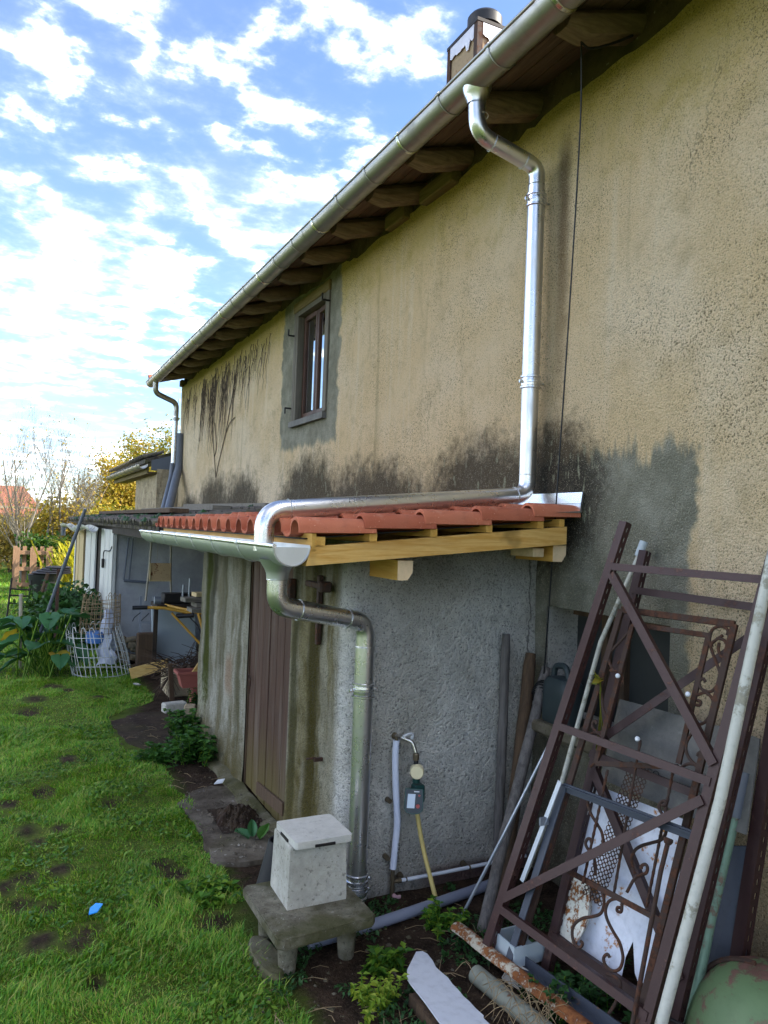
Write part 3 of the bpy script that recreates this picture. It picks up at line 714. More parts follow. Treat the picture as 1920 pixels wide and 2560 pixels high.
# ------------------------------------------------------------------ downpipes
def ringpath(p, axis, r, n=20):
    a = Vector(axis).normalized(); u = a.orthogonal().normalized(); w = a.cross(u)
    return [Vector(p)+(u*math.cos(2*math.pi*i/n)+w*math.sin(2*math.pi*i/n))*r for i in range(n+1)]
def collar(name, p, r, parent, axis=(0, 0, 1), lug=(1, 0, 0)):
    a = Vector(axis).normalized(); mb = MB()
    prof = [(-.040, r+.001), (-.036, r+.009), (-.028, r+.009), (-.022, r+.002), (-.008, r+.003), (-.004, r+.009), (.006, r+.009), (.010, r+.003), (.022, r+.002), (.028, r+.009), (.036, r+.009), (.040, r+.001)]
    mb.lathe(p, a, prof, 24, False)
    o = part(name, mb, M['flash'], parent, True)
    for s in (-1, 1):
        q = Vector(p)+Vector(lug)*(s*(r+.016)); part('lug', MB().box(q, (.026, .010, .022), bev=.002).lathe(q+Vector((0, -.014, 0)), (0, 1, 0), [(0, .006), (.028, .006)], 8), M['flash'], o)
    return o
PR = .05
dp = thing('downpipe', (2.8, 3.8, 2.2), 'new shiny zinc downpipe on the ochre wall bending over the red tiles', 'downpipe')
part('outlet', MB().lathe((2.35, 3.8, 4.50), (0, 0, 1), [(0, .054), (.02, .056), (.05, .070), (.085, .084), (.10, .088)], 24, False), M['zinc'], dp, True)
top = bend([(2.352, 3.8, 4.53), (2.362, 3.8, 4.335), (2.80, 3.8, 4.235), (2.80, 3.8, 4.10)], [.13, .13], 9)
part('swan_neck', MB().tube(top, PR, 24), M['zinc'], dp, True)
part('straight_pipe', MB().tube([(2.80, 3.8, 4.12), (2.80, 3.8, 3.0), (2.80, 3.8, 2.40)], [PR+.003, PR+.003, PR], 24), M['zinc'], dp, True)
low = bend([(2.80, 3.8, 2.42), (2.80, 3.8, 2.235), (2.2, 3.77, 2.175), (1.145, 3.72, 2.07), (1.145, 3.72, 1.87)], [.10, 3, .12], 10)
part('roof_run', MB().tube(low, PR, 24), M['zinc'], dp, True)
for p, a in (((2.375, 3.8, 4.44), (0, 0, 1)), ((2.47, 3.8, 4.305), (1, 0, -.24)), ((2.70, 3.8, 4.255), (1, 0, -.24)), ((2.80, 3.8, 4.125), (0, 0, 1)), ((2.80, 3.8, 2.36), (0, 0, 1)), ((2.705, 3.795, 2.227), (1, .05, .1)), ((1.27, 3.728, 2.084), (1, .05, .1))):
    part('solder_seam', MB().tube(ringpath(p, a, PR+.002), .0022, 6, False), M['seam'], dp, True)
collar('collar', (2.80, 3.8, 4.03), PR+.004, dp); collar('collar', (2.80, 3.8, 2.92), PR+.004, dp)
for zz in (4.03, 2.92): part('wall_tie', MB().tube([(2.85, 3.8, zz), (2.92, 3.8, zz)], .006, 8), M['seam'], dp)
lp = thing('lower_downpipe', (1.73, 3.72, 0), 'shiny zinc downpipe with swan neck at the corner of the grey lean-to', 'downpipe')
part('outlet', MB().lathe((1.19, 3.62, 1.735), (0, 0, 1), [(0, .053), (.03, .056), (.05, .064), (.085, .086), (.10, .094)], 24, False), M['galv'], lp, True)
lowp = bend([(1.19, 3.62, 1.755), (1.19, 3.62, 1.605), (1.725, 3.725, 1.505), (1.725, 3.725, 1.34)], [.14, .14], 9)
part('swan_neck', MB().tube(lowp, PR, 24), M['zinc'], lp, True)
part('straight_pipe', MB().tube([(1.725, 3.725, 1.37), (1.725, 3.725, .7), (1.725, 3.725, .07)], PR+.003, 24), M['zinc'], lp, True)
part('foot', MB().lathe((1.725, 3.725, -.06), (0, 0, 1), [(0, .032), (.09, .046), (.15, .055), (.17, .056)], 24), M['zinc'], lp, True)
for p, a in (((1.19, 3.62, 1.735), (0, 0, 1)), ((1.315, 3.645, 1.582), (1, .2, -.187)), ((1.605, 3.70, 1.528), (1, .2, -.187)), ((1.725, 3.725, 1.375), (0, 0, 1))):
    part('solder_seam', MB().tube(ringpath(p, a, PR+.0025), .0024, 6, False), M['seam'], lp, True)
collar('collar', (1.725, 3.725, 1.145), PR+.004, lp); collar('collar', (1.725, 3.725, .145), PR+.006, lp); collar('collar', (1.725, 3.725, .09), PR+.005, lp)
for zz in (1.145, .145): part('wall_tie', MB().tube([(1.725, 3.77, zz), (1.735, 3.83, zz)], .006, 8), M['seam'], lp)
# far end of the house: zinc bend into a grey plastic pipe
fp = thing('corner_downpipe', (2.75, 14.8, 2), 'thin zinc downpipe running into grey plastic pipe at the far house corner', 'downpipe')
part('swan_neck', MB().tube(bend([(2.33, 14.68, 4.59), (2.33, 14.70, 4.38), (2.76, 14.9, 4.26), (2.76, 14.9, 3.95)], [.13, .13]), .05, 16), M['zincg'], fp, True)
part('zinc_pipe', MB().tube([(2.76, 14.9, 4.05), (2.74, 14.86, 3.1)], .048, 16), M['zinc'], fp, True)
part('plastic_pipe', MB().tube(bend([(2.85, 14.86, 3.68), (2.84, 14.84, 3.02), (2.44, 13.65, 2.06)], [.3]), .075, 16), M['pvcd'], fp, True)
part('thin_plastic_pipe', MB().tube(bend([(2.72, 14.85, 3.1), (2.70, 14.8, 2.85), (2.34, 13.65, 2.04)], [.2]), .045, 12), M['pvcd'], fp, True)
for zz in (3.95, 3.32): part('collar', MB().lathe((2.755, 14.88, zz), (0, 0, 1), [(-.03, .05), (-.025, .058), (.025, .058), (.03, .05)], 16, False), M['zincg'], fp, True)

# ------------------------------------------------------------------ lean-to with the new tiled roof
an = thing('lean_to', (2.2, 5.5, 0), 'low grey cement lean-to with brown plank door and new red tile roof', 'outbuilding')
DY0, DY1, DZ = 4.72, 5.68, 1.74
plan = bend([(2.93, 3.80, 0), (1.655, 3.80, 0), (1.655, 7.36, 0), (2.93, 7.40, 0)], [.10, .12], 8)
pts = []                                               # resample
for a, q in zip(plan, plan[1:]):
    n = max(1, int((q-a).length/.03)); pts += [a.lerp(q, i/n) for i in range(n)]
pts.append(plan[-1]); NP = len(pts); zs = list(np.linspace(-.15, 1.93, 66))
wl = MB(); nrm = []
for i in range(NP):
    t = (pts[min(i+1, NP-1)]-pts[max(i-1, 0)]).normalized(); nrm.append(Vector((t.y, -t.x, 0)))
for i in range(NP):
    p = pts[i]; o_ = -nrm[i] if (nrm[i].x > .5 or nrm[i].y > .5) else nrm[i]
    for z in zs:
        dd = .018*nz(p.x, p.y, z, 1.7)+.009*nz(p.x, p.y, z, 7.)+.006*nz(p.x, p.y, z+4, 19.)
        fl_ = .05*max(0, 1-z/.55)**2*max(0, min(1, (p.y-5.7)/1.2)) + .012*max(0, 1-z/.2)
        near = min(1, max(0, min(abs(p.y-DY0), abs(p.y-DY1))/.08)) if z < DZ+.05 else 1
        if p.x > 1.8: near = 1
        ex = o_*(dd*near+fl_)
        wl.v.append((p.x+ex.x, p.y+ex.y, z))
nzz = len(zs)
for i in range(NP-1):
    my = (pts[i].y+pts[i+1].y)/2; fr = pts[i].x < 1.7
    for j in range(nzz-1):
        mz = (zs[j]+zs[j+1])/2
        if fr and DY0 < my < DY1 and mz < DZ: continue
        wl.f.append((i*nzz+j, i*nzz+j+1, (i+1)*nzz+j+1, (i+1)*nzz+j))
part('wall', wl, M['annex'], an, True)
inn = MB()
for y in (DY0, DY1): inn.box((1.74, y+(-.02 if y == DY0 else .02), .85), (.15, .07, 1.85))
inn.box((1.74, (DY0+DY1)/2, DZ+.03), (.15, DY1-DY0, .09)); inn.box((2.05, (DY0+DY1)/2, .9), (.03, 1.3, 2.0))
part('door_lining', inn, M['brownwood'], an)
back = MB().box((1.718, (DY0+DY1)/2, .30), (.03, DY1-DY0-.05, .12)); back.box((1.718, (DY0+DY1)/2, 1.4), (.03, DY1-DY0-.05, .12)); back.box((1.73, (DY0+DY1)/2, .87), (.006, DY1-DY0-.02, 1.7))
door = part('door', back, M['door'], an)
npk = 6; pw = (DY1-DY0-.02)/npk
for i in range(npk):
    y0 = DY0+.01+i*pw; j = random.Random(40+i)
    part('plank', MB().box((1.687+.006*j.random(), y0+pw/2, .88+.004*i), (.028, pw-.007, 1.70), bev=.004), M['door'], door)
part('bottom_batten', MB().beam((1.663, DY0+.03, .17), (1.663, DY1-.35, .13), .022, .085, bev=.004), M['brownwood'], door)
la = MB().tube(ringpath((1.655, DY1-.07, .86), (1, 0, .2), .022, 12), .0045, 6, False); la.tube(bend([(1.655, DY1-.1, .86), (1.645, DY1-.14, .83), (1.64, DY1-.13, .75)], .03), .005, 6)
part('latch', la, M['rustiron'], door)
hk = MB().tube(ringpath((1.60, 4.13, .68), (0, .3, 1), .026, 14), .0055, 6, False); hk.box((1.63, 4.10, .68), (.05, .02, .02))
part('wall_ring', hk, M['rustiron'], an)
ib = MB().box((1.63, 4.17, 1.52), (.03, .032, .40), bev=.005); ib.box((1.625, 4.19, 1.66), (.035, .34, .035), bev=.005); ib.box((1.60, 4.02, 1.665), (.07, .05, .06), bev=.008)
part('iron_strap', ib, M['rustiron'], an)
ib = MB().box((1.628, 4.66, 1.60), (.05, .05, .13), bev=.008); part('hinge_block', ib, M['rustiron'], an)
# concrete kerb at the foot
kb = []
for k in range(40):
    t = k/39; y = 4.35+t*3.0; w = .07+.03*nz(y, 0, 1, 4); h_ = .05+.025*nz(y, 3, 1, 5)
    kb.append([(1.66, y, -.1), (1.66-w-.06, y, -.1), (1.66-w-.04, y, h_*.6), (1.66-w*.6, y, h_), (1.66, y, h_)])
part('kerb', MB().sweep(kb, None), M['kerb'], an, True)
# timber frame of the roof
def bz(x): return 1.905+(x-1.288)*.096                 # top of the outer rafter
ro = MB(); ro.slab([(1.27, 3.48, bz(1.27)+.034), (2.88, 3.48, bz(2.88)+.034), (2.88, 3.48, bz(2.88)+.04), (1.27, 3.48, bz(1.27)+.04)], (0, 3.85, 0))
aroof = part('roof', ro, M['blackmetal'], an)
bm = MB().slab([(1.262, 3.42, 1.813), (2.80, 3.42, 1.952), (2.80, 3.42, bz(2.80)), (1.285, 3.42, bz(1.285))], (0, .055, 0))
part('outer_rafter', bm, M['pine'], aroof)
for y in (4.6, 5.8, 7.2): part('inner_rafter', MB().slab([(1.30, y, 1.82), (2.88, y, 1.96), (2.88, y, bz(2.88)), (1.30, y, bz(1.30))], (0, .055, 0)), M['pine'], aroof)
for x, w in ((1.33, .045), (1.605, .04), (1.945, .04), (2.28, .04), (2.615, .04), (2.76, .035)):
    part('batten', MB().box((x, 5.38, bz(x)+.023), (w, 3.93, .042)), M['pine_y'], aroof)
part('eave_board', MB().box((1.298, 5.37, 1.93), (.022, 3.9, .10)), M['pine_y'], aroof)
for x0, x1, z0, z1 in ((1.765, 1.85, 1.745, 1.845), (2.735, 2.825, 1.852, 1.945)):
    y0, y1 = 3.455, 3.83
    p_ = [(x0, z1), (x0, z0+.022), (x0, z0), (x1-.028, z0), (x1, z0+.04), (x1, z1)]
    part('purlin', MB().slab([(x, y0, z) for x, z in p_], (0, y1-y0, 0)), M['pine_y'], aroof)
    part('purlin_end', MB().slab([(x, y0-.003, z) for x, z in p_], (0, .0025, 0)), M['endgrain'], aroof)
part('batten_stub', MB().box((2.665, 3.60, 1.90), (.075, .22, .05), bev=.004), M['endgrain'], aroof)
# roman tiles, one object each
TW, TLN = .247, .40
def tile_mesh():
    prof = []
    for a in range(11):
        g = math.pi-math.pi*a/10; prof.append((.068+.068*math.cos(g), .072*math.sin(g)**.85 if math.sin(g) > 0 else 0))
    prof += [(.155, -.006), (.19, -.010), (.225, -.006), (.250, .012)]
    th = .011; ring = []
    nrm_ = []
    for i in range(len(prof)):
        a = prof[max(0, i-1)]; q = prof[min(len(prof)-1, i+1)]; t = Vector((q[0]-a[0], q[1]-a[1])).normalized(); nrm_.append((-t.y, t.x))
    for k, (x, sc) in enumerate(((0, 1.0), (.004, 1.05), (.05, 1.04), (.2, 1.0), (TLN, .93))):
        up = [(x, y*sc, z*sc+.002) for y, z in prof]
        dn = [(x, (y-n_[0]*th)*sc, (z-n_[1]*th)*sc) for (y, z), n_ in zip(prof, nrm_)]
        ring.append(up+dn[::-1])
    mb = MB().sweep(ring, None); me = raw_mesh('roof_tile', mb.v, mb.f); me.materials.append(M['tile'])
    me.polygons.foreach_set('use_smooth', [True]*len(me.polygons)); me.set_sharp_from_angle(angle=R(40)); return me
tme = tile_mesh()
for r_ in range(5):
    for k in range(16):
        x = 1.215+r_*.337; o = bpy.data.objects.new('tile', tme); COL.objects.link(o); o.parent = aroof
        j = random.Random(r_*50+k); y = 3.40+k*TW
        o.location = (x+.006*(j.random()-.5), y+.004*(j.random()-.5), bz(x)+.070); o.rotation_euler = (.01*(j.random()-.5), -math.atan(.022)+.006*(j.random()-.5), .012*(j.random()-.5))
        if r_ == 4: o.scale.x = .80
fs = MB(); fs.slab([(2.872, 3.395, 2.185), (2.892, 3.395, 2.185), (2.892, 3.395, 2.248), (2.882, 3.395, 2.248)], (0, 3.95, 0))
part('flashing', fs, M['flash'], aroof)
ap = MB().slab([(2.70, 3.395, 2.128), (2.884, 3.395, 2.130), (2.884, 3.395, 2.183), (2.872, 3.395, 2.183), (2.868, 3.395, 2.140)], (0, 3.95, 0))
part('flashing_apron', ap, M['flash'], aroof)
# concrete slab in front of the door, trodden soil
def irregular(name, poly, z, t, mat, kind='structure'):
    P = catmull(poly+[poly[0]], 5)[:-1]; P = [(p.x+.04*nz(p.x, p.y, 3, 7)+.02*nz(p.x, p.y, 3, 25), p.y+.04*nz(p.x, p.y, 8, 7)+.02*nz(p.x, p.y, 8, 25), z) for p in P]
    return struct(name, MB().slab([(p[0], p[1], z-t) for p in P], (0, 0, t)), mat, kind)
irregular('door_slab', [(1.15,5.5,0),(1.19,5.05,0),(1.17,4.75,0),(1.2,4.46,0),(1.45,4.42,0),(1.63,4.6,0),(1.63,5.3,0),(1.6,5.7,0),(1.35,5.75,0)], .026, .12, M['slabc'])
irregular('side_slab', [(.98,8.0,0),(1.0,7.5,0),(1.1,7.0,0),(1.4,6.9,0),(1.62,7.3,0),(1.7,8.2,0),(1.3,8.25,0)], .012, .1, M['soil'])

# ------------------------------------------------------------------ tap, meter, timer and hose on the lean-to wall
SY = 3.80
ins = thing('insulated_pipe', (1.95, 3.765, .14), 'white foam-insulated water pipe rising to the tap', 'pipe')
part('foam_sleeve', MB().tube(catmull([(1.955, 3.755, .155), (1.963, 3.75, .3), (1.968, 3.75, .42), (1.952, 3.75, .6), (1.944, 3.752, .75), (1.948, 3.755, .85)], 4), .0185, 14), M['insul'], ins, True)
part('copper_pipe', MB().tube([(1.95, 3.755, .84), (1.948, 3.757, .872)], .009, 10), M['brass'], ins, True)
el = MB().lathe((1.955, 3.755, .06), (0, 0, 1), [(0, .012), (.03, .012), (.03, .015), (.055, .015), (.055, .011), (.10, .011)], 12)
el.lathe((1.955, 3.755, .085), (1, -.05, 0), [(0, .012), (.03, .012), (.03, .015), (.05, .015)], 12); el.lathe((1.955, 3.755, .03), (0, 0, 1), [(-.055, .011), (.03, .014)], 12)
part('elbow_fitting', el, M['brass'], ins, True)
part('stop_valve', MB().lathe((1.955, 3.735, .018), (0, -1, 0), [(0, .012), (.02, .012)], 12).box((1.962, 3.712, .018), (.05, .01, .02), bev=.004), M['pinkvalve'], ins)
for zz in (.21, .52): part('pipe_clip', MB().lathe((1.925, 3.80, zz), (0, -1, 0), [(0, .016), (.04, .013)], 12), M['brass'], ins, True)
def text_mesh(s, size, loc, xdir, up, mat, parent, name='lettering'):
    cu = bpy.data.curves.new('t', 'FONT'); cu.body = s; cu.size = size; cu.extrude = .0003
    o = bpy.data.objects.new('t', cu); COL.objects.link(o); me = bpy.data.meshes.new_from_object(o); bpy.data.objects.remove(o)
    X = Vector(xdir).normalized(); Y = Vector(up); Y = (Y-X*Y.dot(X)).normalized(); mt = Matrix((X, Y, X.cross(Y))).transposed().to_4x4(); mt.translation = loc
    me.transform(mt); me.materials.clear(); o = link_obj(name, me, mat, parent); return o
text_mesh('3P 1P  D-10CE', .017, (1.966, 3.7305, .30), (0, 0, -1), (1, 0, 0), M['cable'], ins); text_mesh('CD1 1 2', .017, (1.953, 3.7325, .84), (0, 0, -1), (1, 0, 0), M['cable'], ins)
tp = thing('garden_tap', (1.98, 3.75, .85), 'chrome garden tap with white lever on the grey cement wall', 'tap')
part('tap_body', MB().tube(bend([(1.96, 3.80, .862), (1.985, 3.745, .862), (2.025, 3.715, .845), (2.04, 3.70, .79)], .03), [.013]*3+[.012]*(len(bend([(1.96, 3.80, .862), (1.985, 3.745, .862), (2.025, 3.715, .845), (2.04, 3.70, .79)], .03))-3), 12), M['chrome'], tp, True)
part('lever', MB().tube(catmull([(2.022, 3.715, .862), (2.022, 3.712, .888), (1.99, 3.70, .893), (1.955, 3.69, .885)], 4), [.009]*5+[.008]*8, 10), M['white'], tp, True)
part('wall_plate', MB().lathe((1.955, 3.80, .865), (0, -1, 0), [(0, .022), (.012, .016)], 12), M['brass'], tp)
part('coupling', MB().lathe((2.043, 3.70, .745), (0, 0, 1), [(0, .011), (.008, .018), (.035, .018), (.042, .014)], 8), M['brass'], tp)
wm = thing('water_meter', (2.04, 3.68, .69), 'round cream water meter between the tap and the green timer', 'meter')
part('meter_body', MB().lathe((2.06, 3.715, .69), (-.55, -1, .05), [(-.012, .036), (.012, .038)], 24).lathe((2.045, 3.70, .66), (0, 0, 1), [(0, .013), (.09, .013)], 12), M['black'], wm, True)
part('meter_cover', MB().lathe((2.055, 3.705, .692), (-.55, -1, .05), [(.0, .034), (.004, .0385), (.05, .037), (.056, .033)], 28), M['cream'], wm, True)
part('cover_hinge', MB().box((2.052, 3.667, .689), (.008, .014, .018)), M['cream'], wm)
tm = thing('water_timer', (2.05, 3.68, .52), 'dark green electronic watering timer with grey screen', 'timer')
part('inlet_nut', MB().lathe((2.05, 3.70, .628), (0, 0, 1), [(0, .021), (.03, .021)], 10), M['greenp'], tm)
part('valve_body', MB().box((2.068, 3.71, .565), (.062, .06, .10), bev=.008), M['greenp'], tm)
fr_ = Matrix.Rotation(R(-28), 3, 'Z') @ Matrix.Rotation(R(-12), 3, 'X')
hd = MB(); oc = Vector((2.02, 3.665, .545))
poly = [(-.048, .062), (.048, .062), (.052, .0), (.05, -.045), (.03, -.065), (-.01, -.07), (-.04, -.06), (-.052, -.04)]
hd.slab([oc+fr_ @ Vector((a, -.017, q)) for a, q in poly], fr_ @ Vector((0, .034, 0))); head = part('timer_head', hd, M['greenp'], tm)
part('face', MB().slab([oc+fr_ @ Vector((a*.9, -.0185, q*.92)) for a, q in poly], fr_ @ Vector((0, .0015, 0))), M['greenface'], head)
part('screen', MB().slab([oc+fr_ @ Vector((a, -.0205, q)) for a, q in ((-.033, .035), (.008, .035), (.004, -.037), (-.037, -.037))], fr_ @ Vector((0, .002, 0))), M['screen'], head)
part('knob', MB().lathe(oc+fr_ @ Vector((.022, -.018, -.026)), fr_ @ Vector((0, -1, 0)), [(0, .011), (.012, .010)], 14).lathe(oc+fr_ @ Vector((.028, -.018, .028)), fr_ @ Vector((0, -1, 0)), [(0, .006), (.006, .005)], 12), M['red'], head)
part('brand_mark', MB().slab([oc+fr_ @ Vector((a, -.0200, q)) for a, q in ((.0, .050), (.028, .050), (.028, .045), (.0, .045))], fr_ @ Vector((0, .001, 0))), M['white'], head)
ho = thing('garden_hose', (2.1, 3.6, 0), 'yellow hose hanging from the watering timer into the weeds', 'hose')
part('hose_tube', MB().tube(catmull([(2.055, 3.69, .50), (2.06, 3.685, .44), (2.09, 3.67, .28), (2.125, 3.62, .1), (2.14, 3.57, -.02), (2.13, 3.54, -.09)], 6), .0125, 12), M['hose'], ho, True)
part('hose_connector', MB().lathe((2.055, 3.69, .48), (0, 0, 1), [(0, .015), (.035, .017)], 10), M['brass'], ho)
wpz = thing('wall_pipe', (2.3, 3.77, .07), 'thin white pipe clipped along the foot of the grey wall', 'pipe')
part('pipe', MB().tube([(1.985, 3.755, .083), (2.3, 3.76, .08), (2.85, 3.765, .085)], .0105, 12), M['pipew'], wpz, True)
for x in (2.02, 2.43): part('pipe_clip', MB().lathe((x, 3.80, .09), (0, -1, 0), [(0, .02), (.02, .016)], 12).lathe((x+.015, 3.757, .082), (1, 0, 0), [(0, .013), (.008, .013)], 12), M['brass'], wpz)
gp = MB().tube(catmull([(1.36, 3.45, .02), (1.7, 3.485, .025), (2.1, 3.55, .03), (2.55, 3.63, .035)], 4), .028, 14)
single('plastic_pipe', gp, M['pvc'], 'grey plastic drain pipe lying on the ground under the stool', 'pipe', smooth=True)
ck = MB()
for z in np.arange(0, 1.0, .06): pass
# concrete stool with the concrete box on top
stl = thing('concrete_stool', (1.33, 3.42, 0), 'mossy concrete stool on short tapered legs', 'stool')
tt = [(1.10, 3.67), (1.105, 3.17), (1.13, 3.145), (1.56, 3.185), (1.58, 3.21), (1.575, 3.68), (1.55, 3.70), (1.12, 3.69)]
s_ = MB().slab([(x, y, .185) for x, y in tt], (0, 0, .01)); s_.slab([(1.335+(x-1.335)*1.02, 3.42+(y-3.42)*1.02, .195) for x, y in tt], (0, 0, .032)); s_.slab([(1.335+(x-1.335)*1.0, 3.42+(y-3.42)*1.0, .227) for x, y in tt], (0, 0, .006))
part('top', s_, M['stool'], stl)
for x, y in ((1.20, 3.30), (1.50, 3.33), (1.20, 3.60), (1.50, 3.60)):
    part('leg', MB().lathe((x, y, .19), (0, 0, -1), [(0, .054), (.10, .045), (.2, .037), (.25, .034)], 10), M['stool'], stl, True)
bx = thing('concrete_box', (1.37, 3.5, .233), 'pale square concrete inspection box with lid on the stool', 'concrete box')
b_ = MB(); R1 = [(1.22, 3.38), (1.515, 3.385), (1.52, 3.65), (1.225, 3.645)]; cxy = (1.37, 3.515)
ring = [[(cxy[0]+(x-cxy[0])*s, cxy[1]+(y-cxy[1])*s, z) for x, y in R1] for z, s in ((.232, 1.0), (.25, 1.01), (.40, .975), (.505, .955), (.515, .93))]
part('box_body', b_.sweep(ring, None), M['block'], bx)
L1 = [(1.24, 3.36), (1.25, 3.352), (1.517, 3.355), (1.527, 3.365), (1.523, 3.63), (1.515, 3.64), (1.245, 3.635), (1.237, 3.625)]
part('lid', MB().slab([(x, y, .516) for x, y in L1], (0, 0, .032)), M['lid'], bx)
part('finger_slot', MB().box((1.385, 3.353, .522), (.10, .012, .012)), M['blackmetal'], bx); part('finger_slot', MB().box((1.238, 3.50, .522), (.012, .10, .012)), M['blackmetal'], bx)
bn = MB()
ringb = [[(1.35+.06*t+(.12-.02*t)*math.cos(a), 3.95+(.10-.01*t)*math.sin(a), .02+.30*t) for a in np.linspace(0, 2*math.pi, 13)[:-1]] for t in np.linspace(0, 1, 5)]
ringb += [[(1.41+.09*math.cos(a), 3.95+.08*math.sin(a), .32) for a in np.linspace(0, 2*math.pi, 13)[:-1]], [(1.36+.10*math.cos(a), 3.95+.085*math.sin(a), .05) for a in np.linspace(0, 2*math.pi, 13)[:-1]]]
single('black_bucket', bn.sweep(ringb, None), M['black'], 'black plastic bucket half hidden behind the concrete box', 'bucket', smooth=True)
rc = MB()
for k in range(5):
    pass
st_ = MB().grid(16, 9, lambda a, q: (1.14+.07*math.cos(a*6.283)*(1-.25*q)*(1 if q < 1 else 0), 3.42+.22*math.sin(a*6.283)*(1-.25*q)+.01*nz(a*9, q*9), .055*math.sin(q*1.57)-.02))
single('half_buried_stone', st_, M['kerb'], 'half buried rounded stone edging beside the stool', 'stone', smooth=True)

# ------------------------------------------------------------------ iron frames and scrap leaning on the house wall
NN = Vector((.942, .187, -.277))                       # normal of the leaning stack, towards the wall
def slotted(a, b_, wd, nd, w=.042, dpt=.042, pitch=.052, t=.004):
    """slotted steel angle from a to b_: plain plate along wd, slotted flange along nd"""
    a, b_ = Vector(a), Vector(b_); L = (b_-a).length; d_ = (b_-a)/L; wd = Vector(wd); wd = (wd-d_*wd.dot(d_)).normalized()
    nd = d_.cross(wd).normalized(); nd = nd if nd.dot(NN) > 0 else -nd
    rot = Matrix((wd, d_, nd)).transposed(); mb = MB()
    def put(cu, cs, cn, su, ss, sn): mb.box(a+wd*cu+d_*cs+nd*cn, (su, ss, sn), rot)
    put(0, L/2, 0, w, L, t)
    e = w/2-t/2; q = dpt*.36
    put(e, L/2, t/2+q/2, t, L, q); put(e, L/2, dpt-q/2, t, L, q)
    k = int(L/pitch)
    for i in range(k+1): put(e, min(L-.012, max(.012, i*pitch+.01)), dpt/2, t*.96, pitch*.52, dpt-2*q+.002)
    return mb
def anglebar(a, b_, w=.034, dpt=.03, t=.004):
    a, b_ = Vector(a), Vector(b_); L = (b_-a).length; d_ = (b_-a)/L; u = NN.cross(d_).normalized(); u = u if u.z > 0 else -u
    nd = d_.cross(u).normalized(); nd = nd if nd.dot(NN) > 0 else -nd
    rot = Matrix((u, d_, nd)).transposed(); mb = MB()
    mb.box((a+b_)/2, (w, L, t), rot); mb.box((a+b_)/2+u*(w/2-t/2)+nd*(dpt/2+t/2), (t, L, dpt), rot); return mb
E1 = Vector((.18, -.98, 0))
f1 = thing('iron_frame', (2.2, 2.6, .08), 'front brown painted trestle of slotted angle iron with cross braces', 'frame')
part('rail', slotted((2.045, 2.992, .08), (2.665, 2.839, 2.08), E1, NN), M['iron'], f1)
part('rail', slotted((2.225, 2.188, .15), (2.78, 2.11, 1.98), E1, NN), M['iron'], f1)
for a, b_ in (((2.60, 2.83, 1.859), (2.74, 2.116, 1.851)), ((2.364, 2.895, 1.102), (2.501, 2.147, 1.059)), ((2.108, 2.955, .27), (2.24, 2.183, .197))):
    part('cross_bar', anglebar(Vector(a)-NN*.005, Vector(b_)-NN*.005), M['iron'], f1)
for a, b_ in (((2.591, 2.825, 1.824), (2.52, 2.148, 1.125)), ((2.122, 2.955, .318), (2.478, 2.16, .989))):
    part('diagonal_brace', anglebar(Vector(a)-NN*.011, Vector(b_)-NN*.011, .038), M['iron'], f1)
f2 = thing('rear_iron_frame', (2.4, 2.5, .1), 'dark brown slotted iron trestle behind, nearest the house wall', 'frame')
part('rail', slotted((2.235, 2.795, .05), (2.785, 2.827, 1.943), E1, NN), M['iron2'], f2)
part('rail', slotted((2.345, 2.195, .02), (2.86, 2.17, 1.76), E1, NN), M['iron2'], f2)
for a, b_ in (((2.727, 2.833, 1.748), (2.841, 2.226, 1.726)), ((2.5, 2.837, .98), (2.597, 2.303, .951)), ((2.274, 2.815, .197), (2.36, 2.232, .163))):
    part('cross_bar', anglebar(Vector(a)-NN*.005, Vector(b_)-NN*.005), M['iron2'], f2)
for a, b_ in (((2.803, 2.228, 1.599), (2.543, 2.764, 1.078)), ((2.489, 2.796, .915), (2.423, 2.196, .288))):
    part('diagonal_brace', anglebar(Vector(a)-NN*.012, Vector(b_)-NN*.012, .038), M['iron2'], f2)
r3 = slotted((2.63, 2.17, .0), (2.88, 2.09, 1.85), (.1, -.99, 0), NN, .05, .055, .056)
single('slotted_rail', r3, M['iron2'], 'single brown slotted rail standing by the wall at the right edge', 'iron rail')
wpl = MB().tube([(2.19, 2.09, .17), (2.444, 2.054, 1.021), (2.735, 2.065, 2.02)], .0215, 16)
single('white_pole', wpl, M['whitepole'], 'thick mottled white pole in front of the iron frames', 'pole', smooth=True)
tpz = thing('thin_white_pole', (2.5, 2.97, .3), 'slim white pole with grey end cap behind the front iron frame', 'pole')
part('pole', MB().tube([(2.305, 3.06, .33), (2.462, 2.99, .795), (2.66, 2.965, 1.48), (2.82, 2.88, 1.93)], .012, 10), M['whitepole'], tpz, True)
part('end_cap', MB().tube([(2.812, 2.884, 1.91), (2.835, 2.872, 1.985)], .02, 12), M['panelgrey'], tpz, True)
